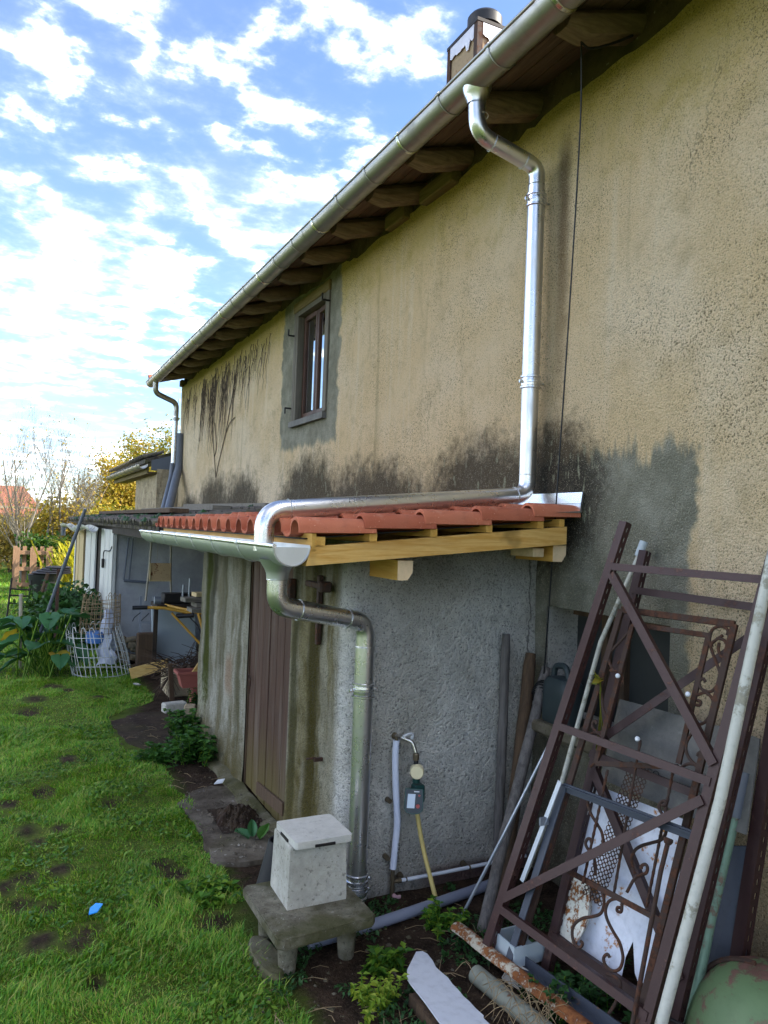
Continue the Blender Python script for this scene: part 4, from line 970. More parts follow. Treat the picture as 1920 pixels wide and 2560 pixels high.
# wrought-iron gate between the frames
gt = thing('wrought_iron_gate', (2.4, 2.5, .05), 'rusty wrought iron gate with scrolls between the two brown frames', 'gate')
def bar(a, b_, w=.022, t=.012): return MB().beam(a, b_, w, t, NN)
gl0, gl1, gr0, gr1 = (2.12, 2.86, .05), (2.612, 2.776, 1.661), (2.245, 2.255, .06), (2.718, 2.234, 1.658)
for a, b_ in ((gl0, gl1), (gr0, gr1), (gl1, gr1)): part('stile', bar(a, b_, .028, .016), M['rustiron'], gt)
for a, b_ in (((2.600, 2.69, 1.602), (2.682, 2.332, 1.599)), ((2.682, 2.332, 1.6), (2.525, 2.331, 1.075)), ((2.60, 2.69, 1.6), (2.405, 2.69, .985)), ((2.405, 2.69, .985), (2.528, 2.335, 1.06)), ((2.289, 2.72, .515), (2.377, 2.24, .495))):
    part('inner_bar', bar(a, b_, .022, .012), M['rustiron'], gt)
def twist(a, b_): 
    a, b_ = Vector(a), Vector(b_); n = 30; P = [a.lerp(b_, i/n) for i in range(n+1)]; return MB().tube(P, [.0075 if i % 2 else .0055 for i in range(n+1)], 6, True, .5)
for a, b_ in (((2.49, 2.51, 1.13), (2.36, 2.505, .5)), ((2.43, 2.64, .97), (2.29, 2.62, .5)), ((2.53, 2.36, 1.05), (2.37, 2.33, .52))): part('twisted_bar', twist(a, b_), M['rustiron'], gt, True)
GU = (Vector(gr1)-Vector(gl1)).normalized(); GV = (Vector(gl1)-Vector(gl0)).normalized()
SCROLLS = [[(2.7,2.256,1.61),(2.705,2.255,1.626),(2.706,2.269,1.64),(2.701,2.296,1.642),(2.69,2.322,1.623),(2.678,2.324,1.58),(2.67,2.305,1.542),(2.662,2.27,1.49),(2.656,2.249,1.458),(2.644,2.246,1.413),(2.629,2.27,1.378),(2.622,2.309,1.381),(2.626,2.325,1.406),(2.633,2.314,1.424),(2.633,2.3,1.413)],
    [(2.696,2.272,1.608),(2.69,2.285,1.596),(2.678,2.309,1.572),(2.674,2.308,1.557)], [(2.687,2.295,1.592),(2.692,2.262,1.589),(2.689,2.243,1.566),(2.68,2.24,1.531),(2.673,2.256,1.521),(2.677,2.276,1.546),(2.685,2.28,1.576)],
    [(2.611,2.324,1.353),(2.623,2.29,1.37),(2.624,2.255,1.351),(2.616,2.243,1.318),(2.598,2.258,1.265),(2.584,2.293,1.241),(2.582,2.326,1.258),(2.59,2.341,1.293),(2.598,2.331,1.315),(2.604,2.303,1.316),(2.609,2.3,1.331),(2.607,2.316,1.334)],
    [(2.586,2.285,1.244),(2.566,2.311,1.193),(2.552,2.319,1.151),(2.545,2.302,1.115),(2.546,2.263,1.09),(2.555,2.241,1.108),(2.561,2.242,1.13),(2.56,2.259,1.137),(2.555,2.263,1.122)], [(2.522,2.317,1.046),(2.528,2.314,1.067),(2.539,2.289,1.086),(2.545,2.259,1.086),(2.543,2.241,1.067)],
    [(2.606,2.695,1.587),(2.576,2.741,1.517),(2.552,2.779,1.46),(2.542,2.773,1.42),(2.539,2.737,1.386),(2.547,2.701,1.392),(2.556,2.697,1.418),(2.556,2.716,1.432),(2.55,2.724,1.417)], [(2.534,2.756,1.383),(2.542,2.708,1.38),(2.541,2.681,1.356),(2.531,2.686,1.327)],
    [(2.462,2.757,1.139),(2.464,2.764,1.152),(2.459,2.778,1.143),(2.453,2.77,1.12),(2.457,2.734,1.108),(2.47,2.7,1.13),(2.481,2.698,1.163),(2.486,2.741,1.21),(2.497,2.769,1.267),(2.501,2.8,1.301)], [(2.444,2.776,1.09),(2.453,2.746,1.103),(2.457,2.708,1.089),(2.45,2.691,1.055),(2.429,2.705,.991),(2.413,2.735,.956)],
    [(2.386,2.711,.833),(2.378,2.701,.799),(2.374,2.676,.769),(2.374,2.637,.741),(2.373,2.604,.715),(2.366,2.583,.678)], [(2.349,2.639,.659),(2.351,2.651,.672),(2.347,2.664,.667),(2.34,2.666,.646),(2.339,2.647,.629),(2.341,2.612,.613),(2.327,2.583,.544)],
    [(2.474,2.367,.899),(2.477,2.355,.903),(2.481,2.349,.912),(2.481,2.359,.919),(2.475,2.374,.908),(2.468,2.374,.885),(2.467,2.353,.865),(2.464,2.327,.839),(2.453,2.323,.799),(2.443,2.337,.772),(2.428,2.374,.748),(2.414,2.412,.724),(2.401,2.436,.697),(2.39,2.441,.665),(2.385,2.43,.638),(2.382,2.411,.615)],
    [(2.394,2.389,.642),(2.397,2.39,.654),(2.403,2.377,.664),(2.403,2.364,.656),(2.397,2.365,.635),(2.389,2.383,.621),(2.377,2.408,.597),(2.356,2.427,.537)],
    [(2.334,2.44,.472),(2.331,2.451,.468),(2.327,2.449,.456),(2.332,2.432,.459),(2.336,2.432,.476),(2.341,2.441,.498),(2.334,2.47,.495),(2.323,2.496,.473),(2.312,2.5,.437),(2.306,2.481,.407),(2.305,2.444,.377),(2.305,2.41,.355),(2.302,2.389,.328),(2.292,2.372,.304),(2.281,2.377,.267),(2.269,2.406,.246),(2.264,2.441,.252),(2.267,2.455,.274),(2.275,2.442,.293),(2.276,2.43,.285)],
    [(2.322,2.531,.494),(2.316,2.515,.462),(2.304,2.517,.421),(2.291,2.545,.396),(2.274,2.591,.37),(2.258,2.621,.338),(2.248,2.629,.308),(2.241,2.616,.275),(2.241,2.588,.258),(2.247,2.57,.264),(2.252,2.568,.28),(2.251,2.579,.284)], [(2.258,2.426,.224),(2.269,2.384,.232),(2.269,2.357,.214),(2.25,2.36,.151),(2.226,2.384,.085)]]
for P_ in SCROLLS: part('scroll', MB().tube(catmull(P_, 4), .0068, 7), M['rustiron'], gt, True)
for p_ in ((2.525, 2.679, 1.368), (2.588, 2.335, 1.353), (2.488, 2.51, 1.131)):
    part('white_knob', MB().lathe(Vector(p_)-NN*.012, -NN, [(0, .004), (.004, .010), (.012, .011), (.017, .007), (.018, 0)], 12, False), M['white'], gt, True)
# steel angle leaning inside, small perforated bracket, rods
sa = MB().beam((2.331, 2.813, .859), (2.455, 2.181, .855), .03, .006, (0, 0, 1)); sa.beam((2.331, 2.813, .85), (2.455, 2.181, .845), .006, .04, (0, 0, 1)); 
sa.beam((2.331, 2.813, .86), (2.09, 2.864, .09), .035, .006, NN)
single('steel_angle_frame', sa, M['bluesteel'], 'bluish steel angle bar bent into a corner inside the iron frames', 'steel bar')
pb = MB()
pa, pc = Vector((2.305, 2.81, .88)), Vector((2.165, 2.885, .42))
pb.beam(pa, pc, .022, .004, NN); pb.box(pa.lerp(pc, .40)-NN*.006, (.045, .012, .035))
single('perforated_bracket', pb, M['alum'], 'narrow pale metal strip with a clip beside the left iron rail', 'metal strip')
rd = MB().tube([(2.2, 2.224, .13), (2.35, 2.243, .70), (2.385, 2.244, .805)], .0095, 10).lathe((2.383, 2.244, .80), (.3, .01, .95), [(0, .013), (.012, .019), (.022, .017)], 12)
single('headed_rod', rd, M['rustiron'], 'rusty iron rod with a flat head crossing the white rusted sheet', 'rod', smooth=True)
lr = MB().tube([(2.165, 3.40, .0), (2.36, 3.295, .47), (2.56, 3.19, .96)], .0085, 8)
single('leaning_rod', lr, M['alum'], 'thin metal rod leaning left of the iron frames', 'rod', smooth=True)
# white rusted sheet, speckled basin, perforated strip, cement board with lettering
sh = [(2.515, 2.823, .84), (2.605, 2.344, .825), (2.567, 2.344, .696), (2.55, 2.335, .60), (2.486, 2.337, .416), (2.457, 2.345, .321), (2.424, 2.348, .21), (2.40, 2.39, .17), (2.405, 2.42, .20), (2.425, 2.455, .31), (2.40, 2.47, .24), (2.36, 2.47, .08), (2.343, 2.694, .12), (2.40, 2.806, .42)]
single('rusted_sheet', MB().slab(sh, NN*.003), M['enamel'], 'white enamel sheet with rust spots and torn edge behind the gate', 'metal sheet')
bs = []
for k in range(5):
    t = k/4; s_ = 1-.25*t
    bs.append([Vector((2.352, 2.735, .32))+NN*(.05*t-.01)+(Vector(((.0, -.085*math.cos(g), .15*math.sin(g)))) - GV*0)*s_+Vector((.045*math.sin(g)*s_, 0, 0)) for g in np.linspace(0, 2*math.pi, 25)[:-1]])
single('rusty_basin', MB().sweep(bs, None), M['enamel2'], 'oval white enamel basin speckled with rust behind the left rail', 'basin', smooth=True)
ps = MB(); o0 = Vector((2.562, 2.58, .99)); o1 = Vector((2.372, 2.655, .40)); dl = (o1-o0).normalized(); dw = NN.cross(dl).normalized(); nl, nw, cs_ = 29, 5, .0215
for i in range(nl):
    for j in range(nw):
        cc = o0+dl*((i+.5)*cs_)+dw*((j-(nw-1)/2)*cs_+(.0)); ov = []; iv = []
        for k in range(8):
            g = math.pi/4*k+math.pi/8; q = 1/max(abs(math.cos(g)), abs(math.sin(g)))
            ov.append(cc+(dl*math.cos(g)+dw*math.sin(g))*(cs_/2*q)); iv.append(cc+(dl*math.cos(g)+dw*math.sin(g))*(cs_*.36))
        ps.add(ov+iv, [(k, (k+1) % 8, 8+(k+1) % 8, 8+k) for k in range(8)])
po = single('perforated_strip', ps, M['rustiron'], 'dark perforated metal strip standing across the white rusted sheet', 'metal strip')
sd_ = po.modifiers.new('thickness', 'SOLIDIFY'); sd_.thickness = .002
cb = [(2.671, 2.835, 1.225), (2.782, 2.236, 1.208), (2.79, 2.16, 1.20), (2.687, 2.13, .836), (2.642, 2.378, .827), (2.59, 2.864, .845)]
cbo = single('cement_board', MB().slab(cb, NN*.012), M['cementboard'], 'grey cement board with faint black lettering behind the gate', 'board')
tx = text_mesh('BROCO', .045, Vector((2.612, 2.70, .935))-NN*.004, GU, GV, M['cable'], None); tx.parent = cbo; tx.matrix_parent_inverse = Matrix.Translation(-cbo.location)
# green pipe, blue plate, upturned green tray
gpi = thing('green_pipe', (2.5, 2.18, 0), 'worn green painted pipe with grey sleeve beside the white pole', 'pipe')
part('pipe', MB().tube([(2.43, 2.185, .0), (2.58, 2.20, .5), (2.70, 2.196, .90)], .024, 14), M['greenpipe'], gpi, True)
part('sleeve', MB().tube([(2.69, 2.196, .885), (2.742, 2.2, 1.06)], .032, 14), M['pvcd'], gpi, True)
single('steel_plate', MB().slab([(2.70, 2.26, .74), (2.735, 2.15, .775), (2.70, 2.13, .1), (2.62, 2.28, .1)], (.012, .004, 0)), M['bluesteel'], 'dark blue steel plate standing behind the green pipe', 'metal plate')
td = []
for k in range(11):
    t = k/10*math.pi/2; q = math.cos(t)**.7
    td.append([(2.63+.30*q*math.cos(g), 1.97+.31*q*math.sin(g), -.03+.43*math.sin(t)) for g in np.linspace(0, 2*math.pi, 33)[:-1]])
tr = thing('wheelbarrow_tray', (2.63, 1.97, 0), 'upturned green rusty wheelbarrow tray in the bottom right corner', 'wheelbarrow')
part('tray', MB().sweep(td, None), M['greentank'], tr, True)
part('rim', MB().tube([(2.63+.315*math.cos(g), 1.97+.325*math.sin(g), .02) for g in np.linspace(0, 2*math.pi, 41)], .014, 8), M['rustiron'], tr, True)
part('strap', MB().tube([(2.63+.306*math.cos(t)**.7*math.cos(1.9), 1.97+.316*math.cos(t)**.7*math.sin(1.9), -.03+.435*math.sin(t)) for t in np.linspace(0, 1.5, 18)], .010, 6), M['rustiron'], tr, True)
part('axle_rod', MB().tube([(2.36, 2.22, .15), (2.55, 1.9, .12)], .008, 8), M['blackmetal'], tr, True)
# things lying on the ground in front
rg = [];
for k in range(10):
    t = k/9; x = 2.035+.075*t; y = 3.22-.86*t; zc = .075+.006*nz(t*5, 1)
    out_ = [(x+.036*math.cos(g), y, zc+.03*math.sin(g)) for g in np.linspace(math.pi*.0, math.pi*1.0, 9)]
    inn_ = [(x+.031*math.cos(g), y, zc+.026*math.sin(g)) for g in np.linspace(math.pi*1.0, 0, 9)]
    rg.append(out_+inn_)
single('rusty_channel', MB().sweep(rg, None), M['rustwhite'], 'rusty white metal channel lying in front of the iron frames', 'metal channel', smooth=True)
single('old_drain_pipe', MB().tube([(1.955, 2.92, .03), (2.0, 2.45, .03), (2.03, 2.1, .03)], .04, 14), M['oldpipe'], 'grey flaking pipe on the ground under the rusty channel', 'pipe', smooth=True)
single('blue_steel_angle', MB().beam((2.128, 2.93, .055), (2.20, 2.30, .055), .05, .006).beam((2.155, 2.93, .08), (2.225, 2.30, .08), .006, .05), M['bluesteel'], 'blue grey steel angle lying beside the rusty channel', 'steel bar')
wbp = [(1.753, 3.108), (1.71, 3.06), (1.637, 2.977), (1.605, 2.92), (1.599, 2.873), (1.595, 2.75), (1.584, 2.614), (1.58, 2.45), (1.70, 2.42), (1.78, 2.50), (1.774, 2.584), (1.785, 2.60), (1.780, 2.649), (1.781, 2.70), (1.777, 2.74), (1.781, 2.789), (1.779, 2.83), (1.786, 2.88), (1.779, 2.93), (1.776, 2.967), (1.79, 3.02), (1.795, 3.08), (1.785, 3.105)]
wbo = thing('white_board', (1.7, 2.8, .02), 'broken white plastic-faced board on the ground at the bottom centre', 'board')
part('white_face', MB().slab([(x, y, .075+(1.7-x)*.10) for x, y in wbp], (0, 0, .006)), M['boardwhite'], wbo)
part('timber_batten', MB().beam((1.60, 2.86, .035), (1.585, 2.3, .035), .03, .05), M['brownwood'], wbo)
single('broken_pot_shards', MB().slab([(2.06, 2.86, .01), (2.13, 2.88, .06), (2.16, 2.8, .05), (2.10, 2.77, .0)], (.0, .01, .01)).slab([(2.10, 2.93, .01), (2.16, 2.96, .07), (2.2, 2.87, .02)], (.01, .0, .012)), M['lid'], 'pale broken shards between the frame feet', 'shards')
single('glass_trough', MB().box((2.2, 2.92, .07), (.2, .16, .01)).box((2.105, 2.92, .11), (.008, .16, .09)).box((2.2, 2.998, .11), (.19, .008, .09)).box((2.2, 2.842, .11), (.19, .008, .09)), M['panelgrey'], 'pale grey trough between the feet of the iron frames', 'trough')
# posts in the corner
for nm, P, r_, mt, lb in (('wooden_post', [(2.60, 3.70, -.02), (2.63, 3.735, .7), (2.655, 3.76, 1.41)], .028, 'greywood', 'dark square-cut wooden post standing in the wall corner, leftmost of three'),
        ('wooden_post', [(2.50, 3.50, -.02), (2.66, 3.61, .65), (2.80, 3.71, 1.30)], .037, 'brownwood', 'thick brown wooden post, middle one of the three in the corner'),
        ('wooden_post', [(2.22, 3.28, -.02), (2.55, 3.45, .65), (2.84, 3.61, 1.23)], .031, 'greywood', 'split grey weathered post leaning lowest, rightmost of the three')):
    P2 = catmull(P, 8); rr = [r_*(1+.10*nz(i*.5, r_*99)) for i in range(len(P2))]; rr[-1] *= .8
    P2 = [p+Vector((.006*nz(p.z*4, r_*50), .006*nz(p.z*4, r_*70), 0)) for p in P2]
    single(nm, MB().tube(P2, rr, 10), M[mt], lb, 'post', 'posts in the corner', True)
# ledge, jerrycan, cable
ld = [];
for k in range(14):
    t = k/13; y = 2.5+1.0*t; e = 2.66+.03*nz(t*7, 2)
    ld.append([(2.95, y, .90), (e+.02, y, .90), (e, y, .92), (e, y, .955), (e+.015, y, .97), (2.95, y, .975)])
part('cellar_sill', MB().sweep(ld, None), M['slabc'], niche, True)
jc = thing('jerrycan', (2.77, 3.38, .97), 'dark grey green plastic jerrycan on the ledge behind the left rail', 'jerrycan')
ring = [[(2.775+q*.075*math.copysign(abs(math.cos(g))**.5, math.cos(g)), 3.38+q*.115*math.copysign(abs(math.sin(g))**.5, math.sin(g)), z) for g in np.linspace(0, 2*math.pi, 25)[:-1]] for z, q in ((.972, .92), (.98, 1), (1.15, 1), (1.19, .95), (1.215, .75), (1.22, .5))]
part('can_body', MB().sweep(ring, None), M['can'], jc, True)
part('can_handle', MB().tube(bend([(2.775, 3.47, 1.18), (2.775, 3.45, 1.275), (2.775, 3.36, 1.285), (2.775, 3.33, 1.21)], .04), .017, 10), M['can'], jc, True)
part('can_cap', MB().lathe((2.775, 3.30, 1.20), (0, -.2, 1), [(0, .022), (.035, .022)], 14), M['black'], jc)
cbl = MB().tube(catmull([(2.60, 3.18, 4.62), (2.66, 3.24, 4.2), (2.72, 3.36, 3.2), (2.775, 3.50, 2.0), (2.80, 3.58, 1.25), (2.80, 3.60, 1.16), (2.78, 3.56, 1.10)], 6), .0045, 8)
for k in range(5):
    cbl.tube(ringpath((2.78+.01*k, 3.55+.008*k, 1.10-.015*k), (.9, .3, .2*k), .07+.006*k, 20), .005, 6, False)
single('black_cable', cbl, M['cable'], 'black cable hanging from the eaves down to a coil on the ledge', 'cable', smooth=True)
single('rafter_cable', MB().tube(catmull([(2.60, 3.18, 4.60), (2.66, 3.17, 4.58), (2.78, 3.14, 4.63), (2.88, 3.1, 4.68)], 5), .007, 6), M['cable'], 'short loop of cable under the nearest rafter', 'cable', smooth=True)
fw = MB()
for k in range(9):
    j = random.Random(k); b0 = Vector((2.49, 2.77, 1.34)); dv = Vector((j.uniform(-1, .2), j.uniform(-1, 1), j.uniform(-.9, 1))).normalized()*j.uniform(.03, .06); u = dv.orthogonal().normalized()*.016; w = dv.cross(u).normalized()*.006
    fw.add([b0, b0+dv*.5+u+w, b0+dv, b0+dv*.5-u+w], [(0, 1, 2, 3)])
for k in range(4): fw.tube(catmull([(2.49, 2.77, 1.33), (2.485+.01*k, 2.76+.01*k, 1.22), (2.49, 2.74+.015*k, 1.10-.03*k)], 3), .0025, 4)
single('tied_rag', fw, M['oleaf'], 'dry greenish bundle tied to the iron gate', 'rag')

# ------------------------------------------------------------------ old shed and shelter behind the lean-to
sd2 = thing('old_shed', (2.1, 13, 0), 'old grey plastered shed with white plank doors and mossy tile roof', 'shed')
part('end_wall', MB().grid(24, 22, lambda a, q: (1.33+a*1.6, 11.30+.02*nz(a*4, q*4), -.1+q*(2.02+.3*a))), M['shedwall'], sd2, True)
rb = MB()
for k in range(60):
    j = random.Random(k+900); rb.box((1.38+j.random()*1.4, 11.27, .02+j.random()**2*.35), (.10+.08*j.random(), .08, .07+.05*j.random()), Matrix.Rotation(j.uniform(-.3, .3), 3, 'Y'), .02)
part('rubble_foot', rb, M['stonewall'], sd2)
part('frame', MB().box((1.41, 15.15, .98), (.06, 7.4, 1.9)), M['darkboard'], sd2)
y = 11.32
for w, mt, dx_ in ((.30, 'whiteboard', 0), (.30, 'whiteboard', .004), (.30, 'whiteboard', 0), (.30, 'whiteboard', .003), (.30, 'whiteboard', 0), (.28, 'whiteboard', .002), (.45, 'darkboard', .05), (.45, 'darkboard', .06), (.40, 'whiteboard', 0), (.40, 'whiteboard', .01), (.5, 'whiteboard', 0), (.5, 'whiteboard', 0), (.5, 'brownwood', .03), (.5, 'creamboard', 0), (.6, 'creamboard', .01), (.6, 'creamboard', .0), (.25, 'darkboard', .0), (.3, 'whiteboard', .0)):
    part('door_board', MB().box((1.345+dx_, y+w/2, .93), (.03, w-.012, 1.84), bev=.003), M[mt], sd2); y += w
part('corner_post', MB().box((1.325, 11.285, .93), (.05, .05, 1.86)), M['whiteboard'], sd2)
part('door_latch', MB().tube(catmull([(1.31, 11.42, 1.62), (1.30, 11.6, 1.55), (1.30, 12.3, 1.52), (1.30, 12.4, 1.40)], 4), .008, 6).box((1.30, 12.4, 1.33), (.04, .08, .14), bev=.01), M['blackmetal'], sd2)
def shz(x): return 1.90+(x-1.25)*.16
sr = MB().slab([(1.27, 7.46, shz(1.27)), (2.88, 7.46, shz(2.88)), (2.88, 7.46, shz(2.88)+.04), (1.27, 7.46, shz(1.27)+.04)], (0, 11.6, 0))
sroof = part('roof', sr, M['oldtile'], sd2)
def half_tile(L, r0, r1):
    ring = []
    for x, r in ((0, r0), (L, r1)):
        o_ = [(x, r*math.cos(g), r*math.sin(g)*.8) for g in np.linspace(math.pi, 0, 9)]; i_ = [(x, (r-.014)*math.cos(g), (r-.014)*math.sin(g)*.8) for g in np.linspace(0, math.pi, 9)]
        ring.append(o_+i_)
    mb = MB().sweep(ring, None); me = raw_mesh('old_tile', mb.v, mb.f); me.materials.append(M['oldtile']); return me
htm = half_tile(.42, .085, .065)
for r_ in range(4):
    for k in range(58):
        j = random.Random(r_*100+k+5)
        if r_ > 0 and j.random() < .06: continue
        o = bpy.data.objects.new('tile', htm); COL.objects.link(o); o.parent = sroof
        x = 1.20+r_*.34; o.location = (x+.05*(j.random()-.5), 7.55+k*.2+.03*(j.random()-.5), shz(x)+.045+.02*j.random()); o.rotation_euler = (.15*(j.random()-.5), -.15+.05*(j.random()-.5), .2*(j.random()-.5))
mo = MB(); 
for k in range(110):
    j = random.Random(k+3000); x = 1.2+j.random()**1.6*1.2; yy = 7.6+j.random()*10; s = .03+.05*j.random()
    P = [(x+s*math.cos(g)*j.uniform(.6, 1.2), yy+1.3*s*math.sin(g)*j.uniform(.6, 1.2), shz(x)+.10) for g in np.linspace(0, 6.283, 7)[:-1]]
    n0 = len(mo.v); mo.add(P+[(x, yy, shz(x)+.10+s*.7)], [(i, (i+1) % 6, 6) for i in range(6)])
mob = part('moss', mo, M['darkweed'], sroof); mob['kind'] = 'stuff'
for (a, b_) in (((1.75, 9.0, 2.13), (1.72, 16.5, 2.13)), ((2.1, 8.4, 2.17), (2.05, 13.2, 2.17)), ((2.45, 7.6, 2.20), (2.4, 11.5, 2.24))):
    part('roof_plank', MB().beam(a, b_, .22, .05), M['greyplank'] if a[0] > 1.8 else M['brownwood'], sroof)
part('roof_sheet', MB().box((2.6, 9.6, 2.22), (.25, .9, .015), Matrix.Rotation(.12, 3, 'Y')), M['panelgrey'], sroof)
part('shelter_shade_back', MB().box((2.88, 9.3, 1.1), (.03, 3.9, 2.2)), M['darkboard'], sd2)  # dark board colour stands in for the shade of the recess
part('eave_beam', MB().box((1.34, 9.4, 1.86), (.09, 3.9, .10)), M['darkboard'], sd2)
sg = thing('shed_gutter', (1.2, 15, 1.8), 'sagging pale old gutter on the mossy shed roof', 'gutter')
ring = []; 
for k in range(24):
    t = k/23; yy = 12.7+t*7.2; zc = 1.86+.045*math.sin(t*9)-.03*t; xx = 1.17-.02*math.sin(t*7)
    ring.append([(xx+.075*math.cos(math.pi+math.pi*a/10), yy, zc+.075*math.sin(math.pi+math.pi*a/10)) for a in range(11)]+[(xx+.070*math.cos(2*math.pi-math.pi*a/10), yy, zc+.070*math.sin(2*math.pi-math.pi*a/10)) for a in range(11)])
part('trough', MB().sweep(ring, None), M['whitepole'], sg, True)
part('outlet', MB().lathe((1.16, 19.8, 1.80), (0, 0, -1), [(0, .05), (.22, .045)], 12), M['pvcd'], sg, True)
# low extension at the far end of the house
ex = thing('rear_extension', (2.9, 17, 0), 'small stone extension with dark tile roof past the house corner', 'outbuilding')
part('stone_wall', MB().grid(40, 30, lambda a, q: (2.52+.05*nz(a*14, q*9, 2)+.02*nz(a*40, q*30), 15.17+a*2.9, -.1+q*3.0)), M['stonewall'], ex, False)
part('end_wall', MB().grid(10, 30, lambda a, q: (2.5+a*.5, 15.17+.03*nz(a*9, q*9), -.1+q*3.1)), M['stonewall'], ex)
er = MB().slab([(2.28, 15.25, 3.10), (5, 15.25, 4.0), (5, 15.25, 4.08), (2.28, 15.25, 3.18)], (0, 5.7, 0)); eroof = part('roof', er, M['oldtile'], ex)
for k in range(26):
    o = bpy.data.objects.new('tile', htm); COL.objects.link(o); o.parent = eroof; o.location = (2.24, 15.35+k*.215, 3.20); o.rotation_euler = (0, -.3, 0)
part('verge_board', MB().slab([(2.40, 15.22, 2.97), (2.80, 15.22, 2.97), (2.80, 15.22, 3.29), (2.40, 15.22, 3.16)], (0, .03, 0)), M['pvcd'], ex)
part('fascia_board', MB().box((2.36, 18.0, 2.98), (.03, 5.3, .14)), M['lintel'], ex)
part('soffit', MB().box((2.50, 18.0, 2.94), (.3, 5.3, .02)), M['soffit'], ex)
eg = thing('extension_gutter', (2.25, 18, 3), 'short grey gutter on the low far extension roof', 'gutter')
trough(2.26, 3.08, .085, 15.3, 20.9, M['zincg'], eg)
for k in range(9): bracket(2.26, 3.08, .085, 15.6+k*.62, M['zincg'], eg, .04)

# ------------------------------------------------------------------ things round the shed
sw = thing('hanging_board', (1.83, 10.4, 1.2), 'square flaking board hanging between two pale poles in the shelter', 'board')
part('board', MB().box((1.815, 10.42, 1.33), (.27, .02, .235), bev=.004), M['carvedboard'], sw)
part('rim', MB().box((1.815, 10.405, 1.215), (.28, .03, .015)).box((1.68, 10.405, 1.33), (.012, .03, .235)), M['creamboard'], sw)
part('left_pole', MB().tube(catmull([(1.685, 10.43, 1.78), (1.675, 10.42, 1.5), (1.655, 10.43, 1.15), (1.64, 10.42, .95)], 4), .014, 8), M['rope'], sw, True)
part('right_pole', MB().tube(catmull([(1.94, 10.44, 1.72), (1.945, 10.43, 1.4), (1.965, 10.43, 1.05)], 4), .013, 8), M['rope'], sw, True)
part('cord', MB().tube([(1.77, 10.43, 1.85), (1.765, 10.43, 1.45)], .003, 5), M['rope'], sw)
part('window_recess', MB().box((1.70, 11.26, 1.42), (.36, .03, .60)), M['panelgrey'], sd2) if False else None
wn = MB().tube([(1.50, 11.22, 1.75), (1.46, 11.22, 1.16)], .012, 6).tube([(1.56, 11.22, 1.75), (1.53, 11.22, 1.17)], .010, 6).tube([(1.46, 11.22, 1.155), (1.80, 11.2, 1.13)], .02, 6)
single('grey_rods', wn, M['pvcd'], 'grey rods standing against the shed end wall', 'rods')
ld_ = thing('aluminium_ladder', (1.72, 10.6, 0), 'small aluminium ladder leaning in the shelter', 'ladder')
for a, b_ in (((1.60, 10.5, .15), (1.63, 10.75, .98)), ((1.78, 10.5, .12), (1.80, 10.75, .98))): part('rail', MB().beam(a, b_, .035, .02, (0, 1, 0)), M['alum'], ld_)
for t in (.15, .38, .61, .84): part('rung', MB().beam((1.60+.03*t, 10.5+.25*t, .14+.83*t), (1.78+.02*t, 10.5+.25*t, .13+.83*t), .03, .03), M['alum'], ld_)
single('fridge_panel', MB().box((2.05, 10.55, .48), (.58, .06, .92), Matrix.Rotation(-.06, 3, 'Y'), .01), M['panelgrey'], 'pale grey flat appliance door standing behind the yellow tiller', 'panel')
single('wooden_stump', MB().box((1.655, 10.32, .27), (.24, .12, .56), bev=.015), M['brownwood'], 'upright brown plank stump beside the white panel', 'stump')
single('yellow_plank', MB().beam((1.42, 9.95, .10), (1.86, 9.85, .22), .03, .13), M['palewood'], 'short pale plank lying by the brush pile', 'plank')
ct_ = thing('rotary_tiller', (2.0, 9.2, 0), 'yellow garden tiller with black grips in the open shelter', 'tiller')
part('handle', MB().tube(bend([(1.52, 9.55, .96), (1.72, 9.5, .955), (2.02, 9.4, .90)], .1), .018, 10), M['yellow'], ct_, True)
part('handle', MB().tube(bend([(1.80, 9.9, .95), (2.0, 9.6, .92), (2.14, 9.35, .90)], .1), .018, 10), M['yellow'], ct_, True)
part('grip', MB().tube([(1.36, 9.58, .955), (1.53, 9.55, .96)], .024, 10), M['black'], ct_, True); part('grip', MB().tube([(1.86, 9.47, .86), (2.05, 9.38, .88)], .03, 10), M['black'], ct_, True)
part('column', MB().tube([(2.10, 9.36, .90), (2.22, 9.25, .45), (2.26, 9.2, .40)], .02, 10), M['yellow'], ct_, True)
part('brace', MB().tube([(1.80, 9.47, .90), (2.16, 9.28, .50), (2.40, 9.2, .49)], .014, 8), M['yellow'], ct_, True)
part('gearbox', MB().box((2.29, 9.18, .33), (.12, .14, .22), Matrix.Rotation(.5, 3, 'Y'), .02), M['black'], ct_)
part('lever', MB().tube([(1.45, 9.55, .90), (1.38, 9.55, .84), (1.36, 9.53, .80)], .006, 6).tube([(1.55, 9.55, .89), (1.46, 9.55, .80)], .006, 6), M['black'], ct_)
part('tine_guard', MB().tube([(2.26, 9.2, .32), (2.34, 9.15, .10)], .016, 8), M['yellow'], ct_, True)
part('cable', MB().tube(catmull([(2.0, 9.42, .86), (2.12, 9.35, .70), (2.17, 9.3, .40), (2.22, 9.25, .2), (2.27, 9.2, .15)], 4), .008, 6).tube(catmull([(2.1, 9.4, .86), (2.22, 9.35, .7), (2.28, 9.25, .45)], 4), .008, 6), M['cable'], ct_, True)
wkb = thing('workbench', (2.1, 10, 0), 'dark low workbench with clutter in the open shelter', 'bench')
part('bench_top', MB().box((2.12, 10.1, .93), (.85, .5, .05)), M['darkboard'], wkb); part('bench_box', MB().box((2.05, 10.1, 1.02), (.5, .25, .12), bev=.01), M['blackmetal'], wkb)
for x in (1.75, 2.5): part('bench_leg', MB().box((x, 10.25, .45), (.05, .05, .9)), M['darkboard'], wkb)
